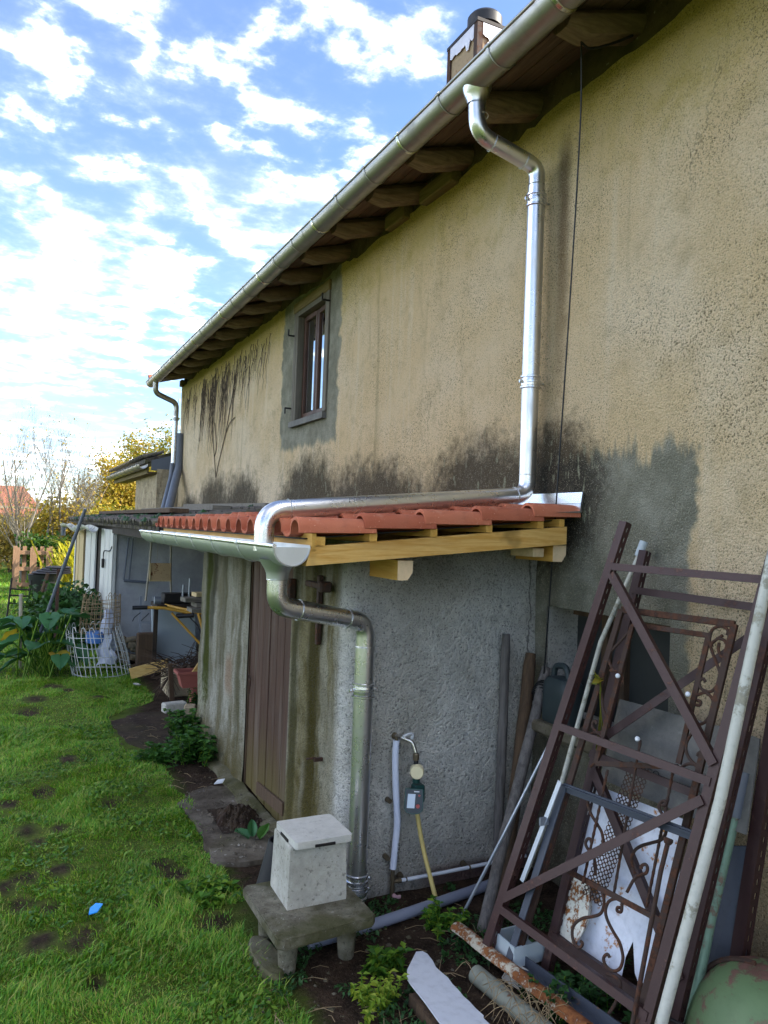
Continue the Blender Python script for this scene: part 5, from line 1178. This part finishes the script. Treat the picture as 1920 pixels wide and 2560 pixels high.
part('clamp', MB().lathe((1.68, 10.0, 1.0), (1, 0, 0), [(0, .05), (.08, .05)], 12), M['alum'], wkb)
for x, z in ((2.02, 1.2), (2.10, 1.28)): part('bench_rod', MB().tube([(x, 9.95, 1.05), (x+.005, 9.95, z)], .013, 6), M['alum'], wkb)
for k, (z, x0, mt) in enumerate(((1.10, 1.72, 'greyplank'), (1.15, 1.77, 'greyplank'), (1.20, 1.66, 'greyplank'), (1.25, 1.78, 'creamboard'))):
    single('stacked_plank', MB().box((x0+.45, 8.1+.05*k, z-.01), (.9, .25-.03*k, .042), Matrix.Rotation(.04*k, 3, 'Z')), M[mt], ('lowest grey plank in the stack at the lean-to corner', 'second grey plank up in the stack at the lean-to corner', 'wide grey plank, third up in the stack at the lean-to corner', 'short pale plank on top of the stack at the lean-to corner')[k], 'plank', 'planks stacked in the shelter')
# brush pile on a low wall
lw = MB().box((2.05, 9.2, .12), (.7, .5, .26), bev=.02); single('low_block_wall', lw, M['stonewall'], 'low rough block wall carrying the brush pile', 'wall')
bp = MB()
for k in range(150):
    j = random.Random(k+77); p0 = Vector((1.65+j.random()*.75, 9.0+j.random()*.4, .24+j.random()*.14)); dv = Vector((j.uniform(-1, 1), j.uniform(-.6, .4), j.uniform(-.25, .45))).normalized()*j.uniform(.12, .42)
    bp.tube([p0, p0+dv*.5+Vector((0, 0, .02)), p0+dv], [.006, .005, .003], 4)
for k in range(5):
    j = random.Random(k+8); bp.tube([(1.8+.12*k, 8.95, .30+.02*k), (2.1+.1*k, 9.2, .33)], .035, 8)
for k in range(50):
    j = random.Random(k+177); p0 = Vector((1.72, 8.95, .25)); bp.tube([p0, p0+Vector((j.uniform(-.22, .1), j.uniform(-.15, .1), j.uniform(-.25, .1)))], .003, 4)
bpo = single('brush_pile', bp, M['stick'], 'heap of dry twigs and logs on the low wall', 'brush pile')
single('short_stake', MB().beam((1.72, 8.8, -.02), (1.67, 8.75, .42), .05, .04, (0, 1, 0)), M['brownwood'], 'short wooden stake in front of the low wall', 'stake')
plt = thing('planter', (1.87, 8.5, .2), 'terracotta plastic window-box planter beside the lean-to wall', 'planter')
ring = [[(1.93+sx*.24*q, 8.45+sy*.11*q, z) for sx, sy in ((-1, -1), (1, -1), (1, 1), (-1, 1))] for z, q in ((.22, .8), (.36, .97), (.365, 1.06), (.395, 1.06), (.395, .97), (.26, .80))]
part('trough', MB().sweep(ring, None), M['terracotta'], plt); part('planter_stand', MB().box((1.93, 8.45, .10), (.16, .14, .24)), M['terracotta'], plt)
single('leaning_lath', MB().beam((1.86, 8.42, .36), (2.10, 8.28, .80), .05, .02, (0, 1, 0)), M['palewood'], 'yellow wooden lath leaning out of the planter', 'lath')
single('loose_brick', MB().box((1.63, 8.22, .06), (.24, .12, .10), Matrix.Rotation(.2, 3, 'Z'), .012), M['block'], 'single grey brick on the soil at the lean-to corner', 'brick')
single('old_brick', MB().box((1.76, 8.05, .05), (.12, .14, .12), Matrix.Rotation(-.3, 3, 'Z'), .014), M['stonewall'], 'rough stone beside the loose brick', 'stone')
single('blue_scrap', MB().slab([(.43, 4.05, .05), (.47, 4.04, .06), (.50, 4.09, .07), (.47, 4.12, .065), (.44, 4.10, .055)], (0, 0, .006)), M['blue'], 'bright blue plastic scrap on the lawn', 'scrap')
single('white_scrap', MB().slab([(1.46, 5.76, .04), (1.52, 5.74, .05), (1.55, 5.79, .06), (1.50, 5.81, .05)], (0, 0, .006)), M['white'], 'crumpled white scrap by the door sill', 'scrap')
single('shell_scrap', MB().lathe((1.45, 9.6, .02), (.2, 0, 1), [(0, .03), (.02, .05), (.03, .02)], 8), M['lid'], 'pale pink litter on the grass before the brush pile', 'scrap')
# soil heap on the slab
sh_ = MB().grid(26, 26, lambda a, q: (1.30+a*.32, 4.85+q*.45, .03+max(0, .075*(1-((a-.5)**2+(q-.5)**2)*4.6)+.03*nz(a*5, q*5, 3)+.02*nz(a*14, q*14))))
so2 = struct('soil_heap', sh_, m_concrete('dark_soil', c('241a15'), c('3d2f26'), .1, 18, .5), 'stuff')
# two rolls of garden mesh round refuse
def wire_roll(name, cx, cy, r, z0, z1, nh, nv, mat, label, lean=(0, 0), rx=.0055, arch=True):
    t = thing(name, (cx, cy, z0), label, 'wire roll')
    for i in range(nv):
        g = 2*math.pi*i/nv+.02*nz(i, 3); j = random.Random(i); tw = j.uniform(-.12, .12); g2 = g+tw; dr = 1+.05*nz(i, 7)
        P = [(cx+r*dr*math.cos(g), cy+r*dr*math.sin(g), z0), (cx+lean[0]*.5+r*math.cos((g+g2)/2), cy+lean[1]*.5+r*math.sin((g+g2)/2), (z0+z1)/2), (cx+lean[0]+.93*r*math.cos(g2), cy+lean[1]+.93*r*math.sin(g2), z1)]
        if arch and i % 2 == 0:
            g3 = g2+2*math.pi/nv; P += [(cx+lean[0]+.93*r*math.cos((g2+g3)/2), cy+lean[1]+.93*r*math.sin((g2+g3)/2), z1+.05), (cx+lean[0]+.93*r*math.cos(g3), cy+lean[1]+.93*r*math.sin(g3), z1)]
        part('upright_wire', MB().tube(catmull(P, 3), rx, 4, False), mat, t)
    for k in range(nh):
        q = (k+.3)/nh; z = z0+(z1-z0)*q
        P = [(cx+lean[0]*q+(1-.07*q)*r*math.cos(g), cy+lean[1]*q+(1-.07*q)*r*math.sin(g), z+.018*nz(g, k, 2)) for g in np.linspace(0, 2*math.pi, 33)]
        part('hoop_wire', MB().tube(P, rx, 4, False), mat, t)
wire_roll('wire_roll', 1.16, 10.55, .36, -.01, .58, 5, 34, M['wire'], 'wide white wire mesh roll standing on the grass', (-.13, .05))
wire_roll('wire_roll', 1.12, 10.75, .25, .5, .96, 7, 26, M['rustwire'], 'narrower tan wire mesh roll stacked behind the white one', (.02, .03), .0048)
rs = MB().lathe((1.06, 10.62, .40), (0, 0, 1), [(0, .12), (.10, .125), (.14, .10)], 14); single('blue_container', rs, m_plain('faded_blue_plastic', c('3f6fae'), .5), 'blue plastic tub inside the wire rolls', 'tub', smooth=True)
single('white_sack', MB().grid(12, 12, lambda a, q: (1.20+.03*nz(q*5, 1)+.10*math.cos(a*6.283)*(1+.6*nz(a*6, q*5))*(1.05-.6*q*q), 10.60+.08*math.sin(a*6.283)*(1+.5*nz(a*5, q*6, 3))*(1.05-.6*q*q), .12+.70*q+.06*nz(a*5, q*5, 2))), M['insul'], 'white plastic sack inside the wire rolls', 'sack', smooth=True)
# long grey pole, stakes, pallet, tyres, fence
single('long_pole', MB().tube([(.37, 10.9, .35), (.60, 10.55, 1.25), (.84, 10.25, 2.12)], .022, 10), M['pvcd'], 'long grey pole leaning across in front of the shed', 'pole', smooth=True)
single('rusty_stake', MB().box((.67, 12.2, .75), (.045, .045, 1.0)), M['rustiron'], 'rusty brown stake in the shrub', 'stake')
single('garden_stake', MB().tube([(.20, 11.2, .0), (.17, 11.15, .98)], .022, 8), M['rope'], 'pale garden stake left of the broad leaves', 'stake')
single('brown_stick', MB().tube([(.35, 14.0, .05), (.62, 14.2, 1.05)], .03, 8), M['brownwood'], 'brown stick leaning beside the shrub', 'stick')
pal = thing('pallet', (.6, 23, 0), 'wooden pallet standing upright on the sunlit grass', 'pallet')
for x in (.20, .62, 1.02): part('front_slat', MB().box((x, 22.95, .58), (.17, .03, 1.16)), M['pallet'], pal)
for z in (.15, .58, 1.02): part('stringer', MB().box((.61, 23.05, z), (.98, .12, .10)), M['pallet'], pal)
for x in (.17, .40, .62, .84, 1.05): part('back_slat', MB().box((x, 23.14, .60), (.10, .025, 1.18)), M['pallet'], pal)
ty = thing('black_tarp_heap', (1.0, 20, 0), 'black folded tarpaulin on a barrow before the pallet', 'tarpaulin')
for k in range(4): part('fold', MB().lathe((.98+.05*k, 20.6, .62+.045*k), (0, 0, 1), [(0, .42-.05*k), (.02, .46-.05*k), (.045, .42-.06*k)], 20), M['tyre'], ty, True)
part('tub', MB().lathe((.78, 20.6, .0), (0, 0, 1), [(0, .16), (.4, .30), (.6, .34)], 16), M['tyre'], ty, True)
ch_ = thing('garden_chair', (.2, 15, 0), 'small dark metal chair frame at the left edge', 'chair')
for x, h_ in ((.02, .82), (.36, .78)): part('upright', MB().tube([(x, 16.2, 0), (x+.06, 16.25, h_)], .018, 6), M['blackmetal'], ch_)
for z in (.35, .5, .62): part('rung', MB().tube([(.05, 16.22, z), (.40, 16.24, z-.03)], .016, 6), M['blackmetal'], ch_)
fe = thing('mesh_fence', (-.5, 33, 0), 'pale garden mesh fence in the far sunlight', 'fence')
for k in range(24): part('wire', MB().tube([(-2.2+k*.18, 33.5, .2), (-2.2+k*.18, 33.5, 1.62)], .012, 4, False), M['creamboard'], fe)
for k in range(8): part('wire', MB().tube([(-2.4, 33.5, .25+k*.19), (2.2, 33.5, .25+k*.19)], .012, 4, False), M['creamboard'], fe)
for x in (-2.0, .2, 2.1): part('post', MB().box((x, 33.55, .8), (.07, .07, 1.7)), M['brownwood'], fe)
fh = thing('far_house', (-2, 44, 0), 'distant house with red tile roof half hidden by trees', 'house')
part('wall', MB().box((-3.2, 46, 1.2), (8.4, 6, 2.6)), M['farwall'], fh)
part('roof', MB().slab([(-8.2, 42.4, 2.0), (1.6, 42.4, 2.0), (.6, 46, 3.5), (-8.2, 46, 3.5)], (0, .0, .12)).slab([(-8.2, 46, 3.5), (.6, 46, 3.5), (1.6, 49.6, 2.0), (-8.2, 49.6, 2.0)], (0, 0, .12)), M['farroof'], fh)
lw2 = MB().slab([(-3, 37, 0), (2.0, 37.5, 0), (2.0, 37.5, .9), (.8, 37.4, 1.5), (-3, 37, 1.8)], (0, .3, 0)); single('far_garden_wall', lw2, M['farwall'], 'pale plastered garden wall below the distant red roof', 'wall')

# ------------------------------------------------------------------ plants
def leaf_cloud(P, size, flat=.3, aspect=.6):
    """one diamond leaf per point P (n,3); returns verts, quads"""
    n = len(P); d1 = rng.normal(size=(n, 3)); d1[:, 2] *= .8; d1 /= np.linalg.norm(d1, axis=1)[:, None]
    q = rng.normal(size=(n, 3)); q[:, 2] += flat*3; d2 = np.cross(d1, q); d2 /= np.linalg.norm(d2, axis=1)[:, None]
    s = size*(.6+.8*rng.random(n))[:, None]
    V = np.stack([P-d1*s, P+d2*s*aspect-d1*s*.1, P+d1*s, P-d2*s*aspect-d1*s*.1], 1).reshape(-1, 3)
    return V, np.arange(4*n).reshape(n, 4)
def grow(r_, base, H, spread, levels, nbr, up=.5, r0=.06):
    segs = []; tips = []
    def br(p, d, L, r, lv):
        n = 5; pts = [p]; q = p
        for i in range(n):
            d = (d+Vector((r_.gauss(0, .12), r_.gauss(0, .12), r_.gauss(0, .06)+up*.06))).normalized(); q = q+d*(L/n); pts.append(q)
        segs.append((pts, [r*(1-.65*i/n) for i in range(n+1)], lv))
        if lv >= levels: tips.append(pts); return
        k = nbr+r_.randint(-1, 1)
        for i in range(k):
            t = .25+.75*(i+r_.random())/k; a = pts[min(n, int(t*n))]; az = r_.random()*6.283
            o_ = Vector((math.cos(az), math.sin(az), r_.uniform(up*.3, up*1.4)))
            br(a, (d*.55+o_*spread).normalized(), L*r_.uniform(.42, .62), r*(1-.6*t)*.62, lv+1)
        tips.append(pts[2:])
    br(Vector(base), Vector((0, 0, 1)), H*.62, r0, 0)
    return segs, tips
def tree(name, base, H, label, leaf, bark, seed, nleaf=2500, lsize=.06, spread=.7, levels=3, nbr=6, up=.7, r0=.06, zmin=.25, group=None, cat='tree', stems=1, fuzz=.12, topfade=0.):
    r_ = random.Random(seed); t = thing(name, base, label, cat, group); mb = MB(); tp = []
    for s in range(stems):
        b0 = Vector(base)+Vector((r_.gauss(0, .12), r_.gauss(0, .12), 0))*(stems > 1)
        segs, tips = grow(r_, b0, H*r_.uniform(.85, 1), spread, levels, nbr, up, r0); tp += tips
        for pts, rs, lv in segs: mb.tube(pts, rs, 6 if lv == 0 else (4 if lv == 1 else 3), False)
    part('trunk', mb, bark, t, True)
    A = np.array([tuple(p) for tt in tp for p in tt]); k = rng.integers(0, len(A), nleaf); P = A[k]+rng.normal(size=(nleaf, 3))*fuzz
    h = (P[:, 2]-base[2])/H; keep = (h > zmin*rng.random(nleaf)) & (rng.random(nleaf) > topfade*np.clip(h, 0, 1)); P = P[keep]
    V, Q = leaf_cloud(P, lsize); link_obj('crown', np_mesh('crown', V, Q), leaf, t)
    return t
tree('slender_tree', (.35, 26, 0), 6.6, 'slender pale-barked tree with few leaves, leftmost against the sky', M['pleaf'], M['bark'], 1, 600, .036, .45, 3, 7, 1.0, .045, .3, stems=3, fuzz=.05, topfade=.85)
tree('slender_tree', (1.1, 27, 0), 7.0, 'slender almost bare tree with upright branches above the mesh fence', M['pleaf'], M['bark'], 2, 650, .036, .45, 3, 7, 1.0, .05, .3, stems=2, fuzz=.05, topfade=.85)
tree('slender_tree', (2.3, 28, 0), 6.6, 'thin bare-topped tree right of the two pale trunks', M['pleaf'], M['bark'], 3, 900, .036, .5, 3, 7, .9, .045, .3, stems=2, fuzz=.05, topfade=.85)
tree('autumn_tree', (4.4, 33, 0), 7.4, 'rounded olive yellow tree behind the extension roof', M['oleaf'], M['barkd'], 4, 17000, .055, .8, 3, 8, .6, .1, .1, fuzz=.18, topfade=.6)
tree('autumn_tree', (3.3, 30, 0), 5.6, 'golden leafed tree in front of the rounded olive one', M['yleaf'], M['barkd'], 5, 15000, .05, .8, 3, 8, .5, .09, .05, fuzz=.16, topfade=.5)
tree('autumn_tree', (6.0, 36, 0), 7.2, 'tall golden tree just left of the house corner', M['yleaf'], M['barkd'], 6, 16000, .06, .8, 3, 8, .6, .1, .05, fuzz=.18, topfade=.4)
tree('autumn_tree', (7.6, 40, 0), 6.5, 'tall autumn tree hidden mostly by the extension roof', M['yleaf'], M['barkd'], 16, 10000, .06, .8, 3, 8, .6, .1, .05, fuzz=.18, topfade=.4)
tree('autumn_bush', (1.5, 28.5, 0), 3.3, 'yellow leafed bush at the foot of the slender trees', M['yleaf'], M['barkd'], 7, 7000, .06, 1.0, 3, 7, .3, .04, 0, cat='bush', stems=3, fuzz=.25)
tree('autumn_bush', (2.4, 27, 0), 3.3, 'bright yellow bush beyond the long grey pole', M['yleaf'], M['barkd'], 8, 6000, .055, 1.0, 3, 7, .3, .04, 0, cat='bush', stems=3, fuzz=.22)
tree('autumn_bush', (3.0, 25, 0), 3.2, 'olive bush behind the far end of the shed', M['oleaf'], M['barkd'], 9, 6000, .055, 1.0, 3, 7, .3, .04, 0, cat='bush', stems=3, fuzz=.22)
tree('green_bush', (1.0, 25, 0), 1.9, 'dark green bush above the pallet', M['gleaf'], M['barkd'], 10, 4500, .05, .9, 3, 6, .4, .04, 0, cat='bush', stems=2, fuzz=.15)
tree('autumn_bush', (.2, 30, 0), 2.8, 'tan dry bush behind the mesh fence', M['pleaf'], M['barkd'], 11, 4000, .06, 1.0, 3, 6, .3, .04, 0, cat='bush', stems=3, fuzz=.25)
tree('autumn_bush', (-1.2, 31, 0), 2.4, 'ochre bush under the distant red roof', M['yleaf'], M['barkd'], 12, 4000, .06, 1.0, 3, 6, .3, .04, 0, cat='bush', stems=3, fuzz=.25)
tree('leafy_shrub', (.85, 12.8, 0), 1.15, 'dark leafy shrub in front of the white shed doors', M['darkweed'], M['barkd'], 13, 5200, .05, 1.1, 3, 6, .3, .025, 0, cat='shrub', stems=4, fuzz=.12)
tree('leafy_shrub', (.55, 14.0, 0), .8, 'low green shrub behind the broad leaved plant', M['gleaf'], M['barkd'], 14, 2600, .045, 1.1, 2, 6, .3, .02, 0, cat='shrub', stems=3, fuzz=.14)
# upright yellow-green blades (far sunlit clump)
rd_ = MB(); 
for k in range(220):
    j = random.Random(k+500); b0 = Vector((1.75+j.gauss(0, .35), 22+j.gauss(0, .4), 0)); a = j.random()*6.28; L = j.uniform(.8, 1.7); o_ = Vector((math.cos(a), math.sin(a), 0))
    P = [b0, b0+o_*.1*L+Vector((0, 0, .5*L)), b0+o_*.32*L+Vector((0, 0, .85*L)), b0+o_*.6*L+Vector((0, 0, .9*L))]; w = Vector((-o_.y, o_.x, 0))*.03
    rd_.add([P[0]-w*.5, P[0]+w*.5, P[1]+w, P[1]-w, P[2]+w*.8, P[2]-w*.8, P[3]], [(0, 1, 2, 3), (3, 2, 4, 5), (5, 4, 6)])
single('reed_clump', rd_, M['reed'], 'sunlit yellow green clump of long arching leaves by the pallet', 'plant')
# broad-leaved plant
bpth = thing('broad_leaf_plant', (.5, 10.7, 0), 'broad-leaved dark green plant left of the white wire roll', 'plant')
def big_leaf(base, tip, w, droop, mat, parent):
    b0, t0 = Vector(base), Vector(tip); d_ = t0-b0; s = d_.cross(Vector((0, 0, 1))).normalized(); n = 9; vs = []; 
    up_ = s.cross(d_).normalized()
    for i in range(n+1):
        t = i/n; ww = w*(math.sin(math.pi*min(1, t*.93+.07))**.8)*(1.25-.5*t); p = b0+d_*t-Vector((0, 0, droop*t*t)); wv = .08*w*math.sin(t*14)
        vs += [p-s*ww+up_*(.25*ww+wv), p-s*ww*.5+up_*.04*w, p-up_*.02, p+s*ww*.5+up_*.04*w, p+s*ww+up_*(.25*ww-wv)]
    fs = [(i*5+j, i*5+j+1, (i+1)*5+j+1, (i+1)*5+j) for i in range(n) for j in range(4)]
    o = part('leaf', MB().add(vs, fs), mat, parent, True); return o
for k in range(44):
    j = random.Random(k+60); a = j.random()*6.283; b0 = Vector((.50+j.gauss(0, .10), 10.7+j.gauss(0, .10), 0)); rr = j.uniform(.12, .45); hz = j.uniform(.25, .80)
    e = b0+Vector((math.cos(a)*rr, math.sin(a)*rr*.8, hz)); part('stalk', MB().tube(catmull([b0, b0.lerp(e, .5)+Vector((0, 0, .06)), e], 3), .011, 5, False), M['weed'], bpth, True)
    L = j.uniform(.22, .38); big_leaf(e, e+Vector((math.cos(a)*L, math.sin(a)*L, j.uniform(-.16, .10))), j.uniform(.09, .15), .09, M['yleaf'] if k in (5, 17) else M['bigleaf'], bpth)
# nettle clumps along the wall foot
def herb(name, pos, n, h, rad, ls, mat, label, seed, cat='weed', group=None, asp=.5):
    r_ = random.Random(seed); t = thing(name, (*pos, 0), label, cat, group); st = MB(); lf = MB()
    for k in range(n):
        b0 = Vector((pos[0]+r_.gauss(0, rad*.5), pos[1]+r_.gauss(0, rad*.5), 0)); b0.z = gz(b0.x, b0.y)-.01; L = h*r_.uniform(.5, 1.1); ln = Vector((r_.gauss(0, .25), r_.gauss(0, .25), 1)).normalized()
        st.tube([b0, b0+ln*L*.5, b0+ln*L], [.004, .003, .002], 4, False)
        for q in range(6):
            z = .2+.8*q/5; p = b0+ln*L*z
            for s in range(3):
                a = r_.random()*6.283; d_ = Vector((math.cos(a), math.sin(a), r_.uniform(-.1, .6))).normalized(); sd_ = d_.cross(Vector((0, 0, 1))).normalized(); s_ = ls*r_.uniform(.6, 1.2)
                u = sd_.cross(d_)*.12*s_
                lf.add([p, p+d_*s_*.45+sd_*s_*asp+u, p+d_*s_-u*1.5, p+d_*s_*.45-sd_*s_*asp+u], [(0, 1, 2, 3)])
    part('stems', st, M['weed'], t)['kind'] = 'stuff'; part('leaves', lf, mat, t)['kind'] = 'stuff'
    return t
herb('nettle_clump', (1.47, 6.45), 26, .26, .16, .065, M['nettle'], 'leafy green weeds at the foot of the lean-to wall, nearer clump', 1)
herb('nettle_clump', (1.50, 7.05), 24, .28, .14, .065, M['nettle'], 'leafy green weeds at the far wall corner beside the planter stand', 2)
herb('nettle_clump', (1.22, 6.55), 22, .17, .14, .055, M['nettle'], 'low leafy weeds spreading from the wall onto the lawn', 3)
herb('hanging_herb', (1.86, 8.3), 16, .22, .10, .04, M['darkweed'], 'dark small-leaved herb under the terracotta planter', 4)
herb('spurge_weed', (1.44, 2.90), 22, .12, .11, .034, M['spurge'], 'yellow green bushy weed at the bottom centre beside the white board', 5, asp=.28)
herb('weed_tuft', (2.05, 3.42), 16, .12, .10, .04, M['weed'], 'bright green weeds where the yellow hose meets the ground', 6, asp=.3)
herb('weed_tuft', (1.60, 4.52), 12, .12, .08, .05, M['nettle'], 'weeds between the door slab and the concrete box', 7)
herb('weed_tuft', (1.62, 3.16), 12, .10, .08, .05, M['weed'], 'small weeds right of the stool legs', 8, asp=.3)
herb('weed_tuft', (2.30, 2.62), 36, .13, .22, .03, M['darkweed'], 'dark small-leaved weeds inside the feet of the iron frames', 9)
herb('weed_tuft', (2.42, 2.32), 20, .14, .12, .03, M['darkweed'], 'dark weeds under the torn rusted sheet', 10)
herb('weed_tuft', (1.03, 4.15), 16, .07, .14, .045, M['weed'], 'flat leafy weeds left of the black bucket', 11)
lfp = thing('dock_plant', (1.4, 4.72, .03), 'two broad grey green leaves lying on the door slab', 'plant')
big_leaf((1.43, 4.70, .05), (1.36, 4.78, .10), .035, .02, M['bigleaf'], lfp); big_leaf((1.45, 4.70, .05), (1.47, 4.80, .14), .03, .02, M['bigleaf'], lfp); big_leaf((1.48, 4.66, .05), (1.56, 4.72, .13), .035, .02, M['nettle'], lfp)
# dead creeper on the far part of the wall
cr = MB()
for k in range(170):
    j = random.Random(k+2000); y0 = 12.1+j.gauss(0, 1.15) if k < 140 else j.uniform(9.5, 15); ztop = 4.50-j.random()*.35; L = j.uniform(.3, 1.15)*(1 if abs(y0-12.2) < 1.2 else .6)
    P = []; yy = y0
    for i in range(9):
        P.append((WX-.012-.008*j.random(), yy, ztop-L*i/8)); yy += j.gauss(.012, .03)
    cr.tube(P, [.0048-.0004*i for i in range(9)], 4, False)
for P in ([(12.05, 2.72), (12.2, 3.05), (12.35, 3.35), (12.45, 3.75), (12.5, 4.3)], [(12.05, 2.72), (11.85, 3.0), (11.55, 3.35), (11.4, 3.6), (11.2, 3.95), (11.0, 4.4)], [(11.55, 3.35), (11.3, 3.5), (11.05, 3.55)], [(12.2, 3.05), (12.1, 3.2), (12.25, 3.6)]):
    cr.tube(catmull([(WX-.014, a, z) for a, z in P], 5), .0065, 5, False)
single('dead_creeper', cr, M['creeper'], 'dead dark creeper stems clinging to the far end of the wall', 'creeper')

# ------------------------------------------------------------------ grass
def lawn_ok(x, y):
    e = .25*nz(x, y, 3, 3.)+.08*nz(x, y, 7, 11.)
    lim = 1.08+.10*max(0, min(1, (4.0-y)/1.0)) if y < 4 else (1.22 if y < 6.4 else (1.22-.26*min(1, (y-6.4)*1.5) if y < 8.2 else min(1.55, .95+(y-8.2)*.9)))
    if y > 17.5: lim = 4
    if x > lim+e*.35: return 0
    d_ = 1.
    for hx, hy, r in HOLES:
        q = ((x-hx)**2*1.3+(y-hy)**2*.7)/(r*r)
        if q < .55+e*2.0: d_ = min(d_, .10)
    return d_*max(.35, min(1, .85+1.0*nz(x, y, 5, 1.3)))
def blades(n, x0, x1, y0, y1, h0, h1, w, clump=.0):
    P = []; tries = 0
    X = rng.uniform(x0, x1, n*2); Y = rng.uniform(y0, y1, n*2); U = rng.random(n*2)
    for x, y, u in zip(X, Y, U):
        if u < lawn_ok(x, y): P.append((x, y, gz(x, y)-.005, .8+.7*nz(x, y, 2, 2.3)+.6*nz(x, y, 8, 7.)))
        if len(P) >= n: break
    P = np.array(P); k = len(P); hgt = (h0+(h1-h0)*rng.random(k)**1.7)*np.clip(P[:, 3]*1.1-.1, .35, 1.9); P = P[:, :3]
    flow = np.array([mnoise.noise(Vector((p[0]*1.5, p[1]*1.5, 4)))*6 for p in P]); a = flow+rng.normal(size=k)*1.3
    lean = .35+.75*rng.random(k); D = np.c_[np.cos(a)*lean, np.sin(a)*lean, np.zeros(k)]; S = np.c_[-np.sin(a+rng.normal(size=k)*.5), np.cos(a), np.zeros(k)]*w*(.7+.6*rng.random(k))[:, None]
    up = np.array([0, 0, 1.])
    b = P; m1 = P+(up*.55+D*.22)*hgt[:, None]; t = P+(up*.85+D*.85)*hgt[:, None]
    V = np.stack([b-S, b+S, m1+S*.8, m1-S*.8, t+S*.12, t-S*.12], 1).reshape(-1, 3)
    i = np.arange(k)[:, None]*6; Q = np.concatenate([i+np.array([[0, 1, 2, 3]]), i+np.array([[3, 2, 4, 5]])])
    return V, Q
def grass_obj(name, parts_, label):
    Vs = []; Qs = []; o_ = 0
    for V, Q in parts_: Vs.append(V); Qs.append(Q+o_); o_ += len(V)
    o = link_obj(name, np_mesh(name, np.concatenate(Vs), np.concatenate(Qs)), M['grass']); o['kind'] = 'stuff'; tag(o, label, 'grass'); return o
grass_obj('lawn_grass', [blades(105000, -.25, 1.5, 2.7, 6.2, .016, .046, .0024), blades(2500, -.25, 1.5, 2.7, 6.2, .05, .10, .0024), blades(60000, -.3, 1.6, 6.2, 10.5, .020, .055, .0032), blades(30000, -.5, 1.6, 10.5, 17.5, .03, .08, .005), blades(20000, -1.2, 3, 17.5, 32, .06, .14, .010), blades(60000, -2.8, -.25, 1.2, 7, .02, .06, .003), blades(30000, -.25, 1.25, 1.2, 2.7, .02, .056, .0026), blades(30000, -3.2, -.3, 7, 17, .03, .08, .005), blades(8000, -4, -1.2, 17, 30, .06, .14, .010)], 'uneven green lawn with worn dark patches')
# small broad-leaved weeds in the lawn and along the walls
def ground_leaves(n, x0, x1, y0, y1, size, test):
    X = rng.uniform(x0, x1, n); Y = rng.uniform(y0, y1, n); P = np.array([(x, y, gz(x, y)+.012+.02*random.random()) for x, y in zip(X, Y) if test(x, y)])
    return leaf_cloud(P, size, 1.6, .5)
V1, Q1 = ground_leaves(9000, 0, 1.25, 2.8, 8, .016, lambda x, y: nz(x, y, 4, 2.) > .05 and lawn_ok(x, y) > .2)
o = link_obj('lawn_clover', np_mesh('lawn_clover', V1, Q1), M['weed']); o['kind'] = 'stuff'; tag(o, 'small clover leaves scattered in the lawn', 'clover')
V1, Q1 = ground_leaves(9000, 1.1, 2.75, 2.2, 3.75, .014, lambda x, y: nz(x, y, 14, 3.) > .08)
o = link_obj('wall_foot_weeds', np_mesh('wall_foot_weeds', V1, Q1), M['darkweed']); o['kind'] = 'stuff'; tag(o, 'low dark ground weeds between stool and iron frames', 'weeds')
# fallen twigs and dry stalks on the soil
tw = MB()
for k in range(150):
    j = random.Random(k+4000); x = j.uniform(1.0, 2.3); y = j.uniform(2.3, 3.7) if k < 105 else j.uniform(5.7, 8); x = x if k < 105 else j.uniform(1.0, 1.5); a = j.random()*6.283; L = j.uniform(.03, .16)
    p = Vector((x, y, gz(x, y)+.008)); tw.tube([p, p+Vector((math.cos(a)*L*.5, math.sin(a)*L*.5, .012)), p+Vector((math.cos(a)*L, math.sin(a)*L, .003))], .0016, 3, False)
for k in range(60):
    j = random.Random(k+4500); p = Vector((1.98+j.gauss(0, .05), 2.55+j.gauss(0, .12), .06)); a = j.random()*6.283; L = j.uniform(.08, .22)
    tw.tube(catmull([p, p+Vector((math.cos(a)*L*.5, math.sin(a)*L*.5, .05)), p+Vector((math.cos(a)*L, math.sin(a)*L, -.02))], 3), .0015, 3, False)
o = struct('dry_stalks', tw, M['straw'], 'stuff')
# crumbs of soil and small stones
cr2 = MB()
for k in range(700):
    j = random.Random(k+6000)
    if k < 350: x, y = j.uniform(1.0, 2.4), j.uniform(2.3, 3.75)
    elif k < 560: x, y = j.uniform(1.2, 1.6), j.uniform(4.4, 5.7)
    else: x, y = j.uniform(.95, 1.55), j.uniform(5.8, 8.3)
    s = .004+.012*j.random()**2; z = gz(x, y)+(.036 if 350 <= k < 560 else 0)
    P = [(x+s*math.cos(g)*j.uniform(.7, 1.3), y+s*math.sin(g)*j.uniform(.7, 1.3), z) for g in np.linspace(0, 6.283, 6)[:-1]]
    cr2.add(P+[(x+s*.3*j.uniform(-1, 1), y, z+s*j.uniform(.6, 1.1))], [(i, (i+1) % 5, 5) for i in range(5)])
struct('soil_crumbs', cr2, M['slabc'], 'stuff')
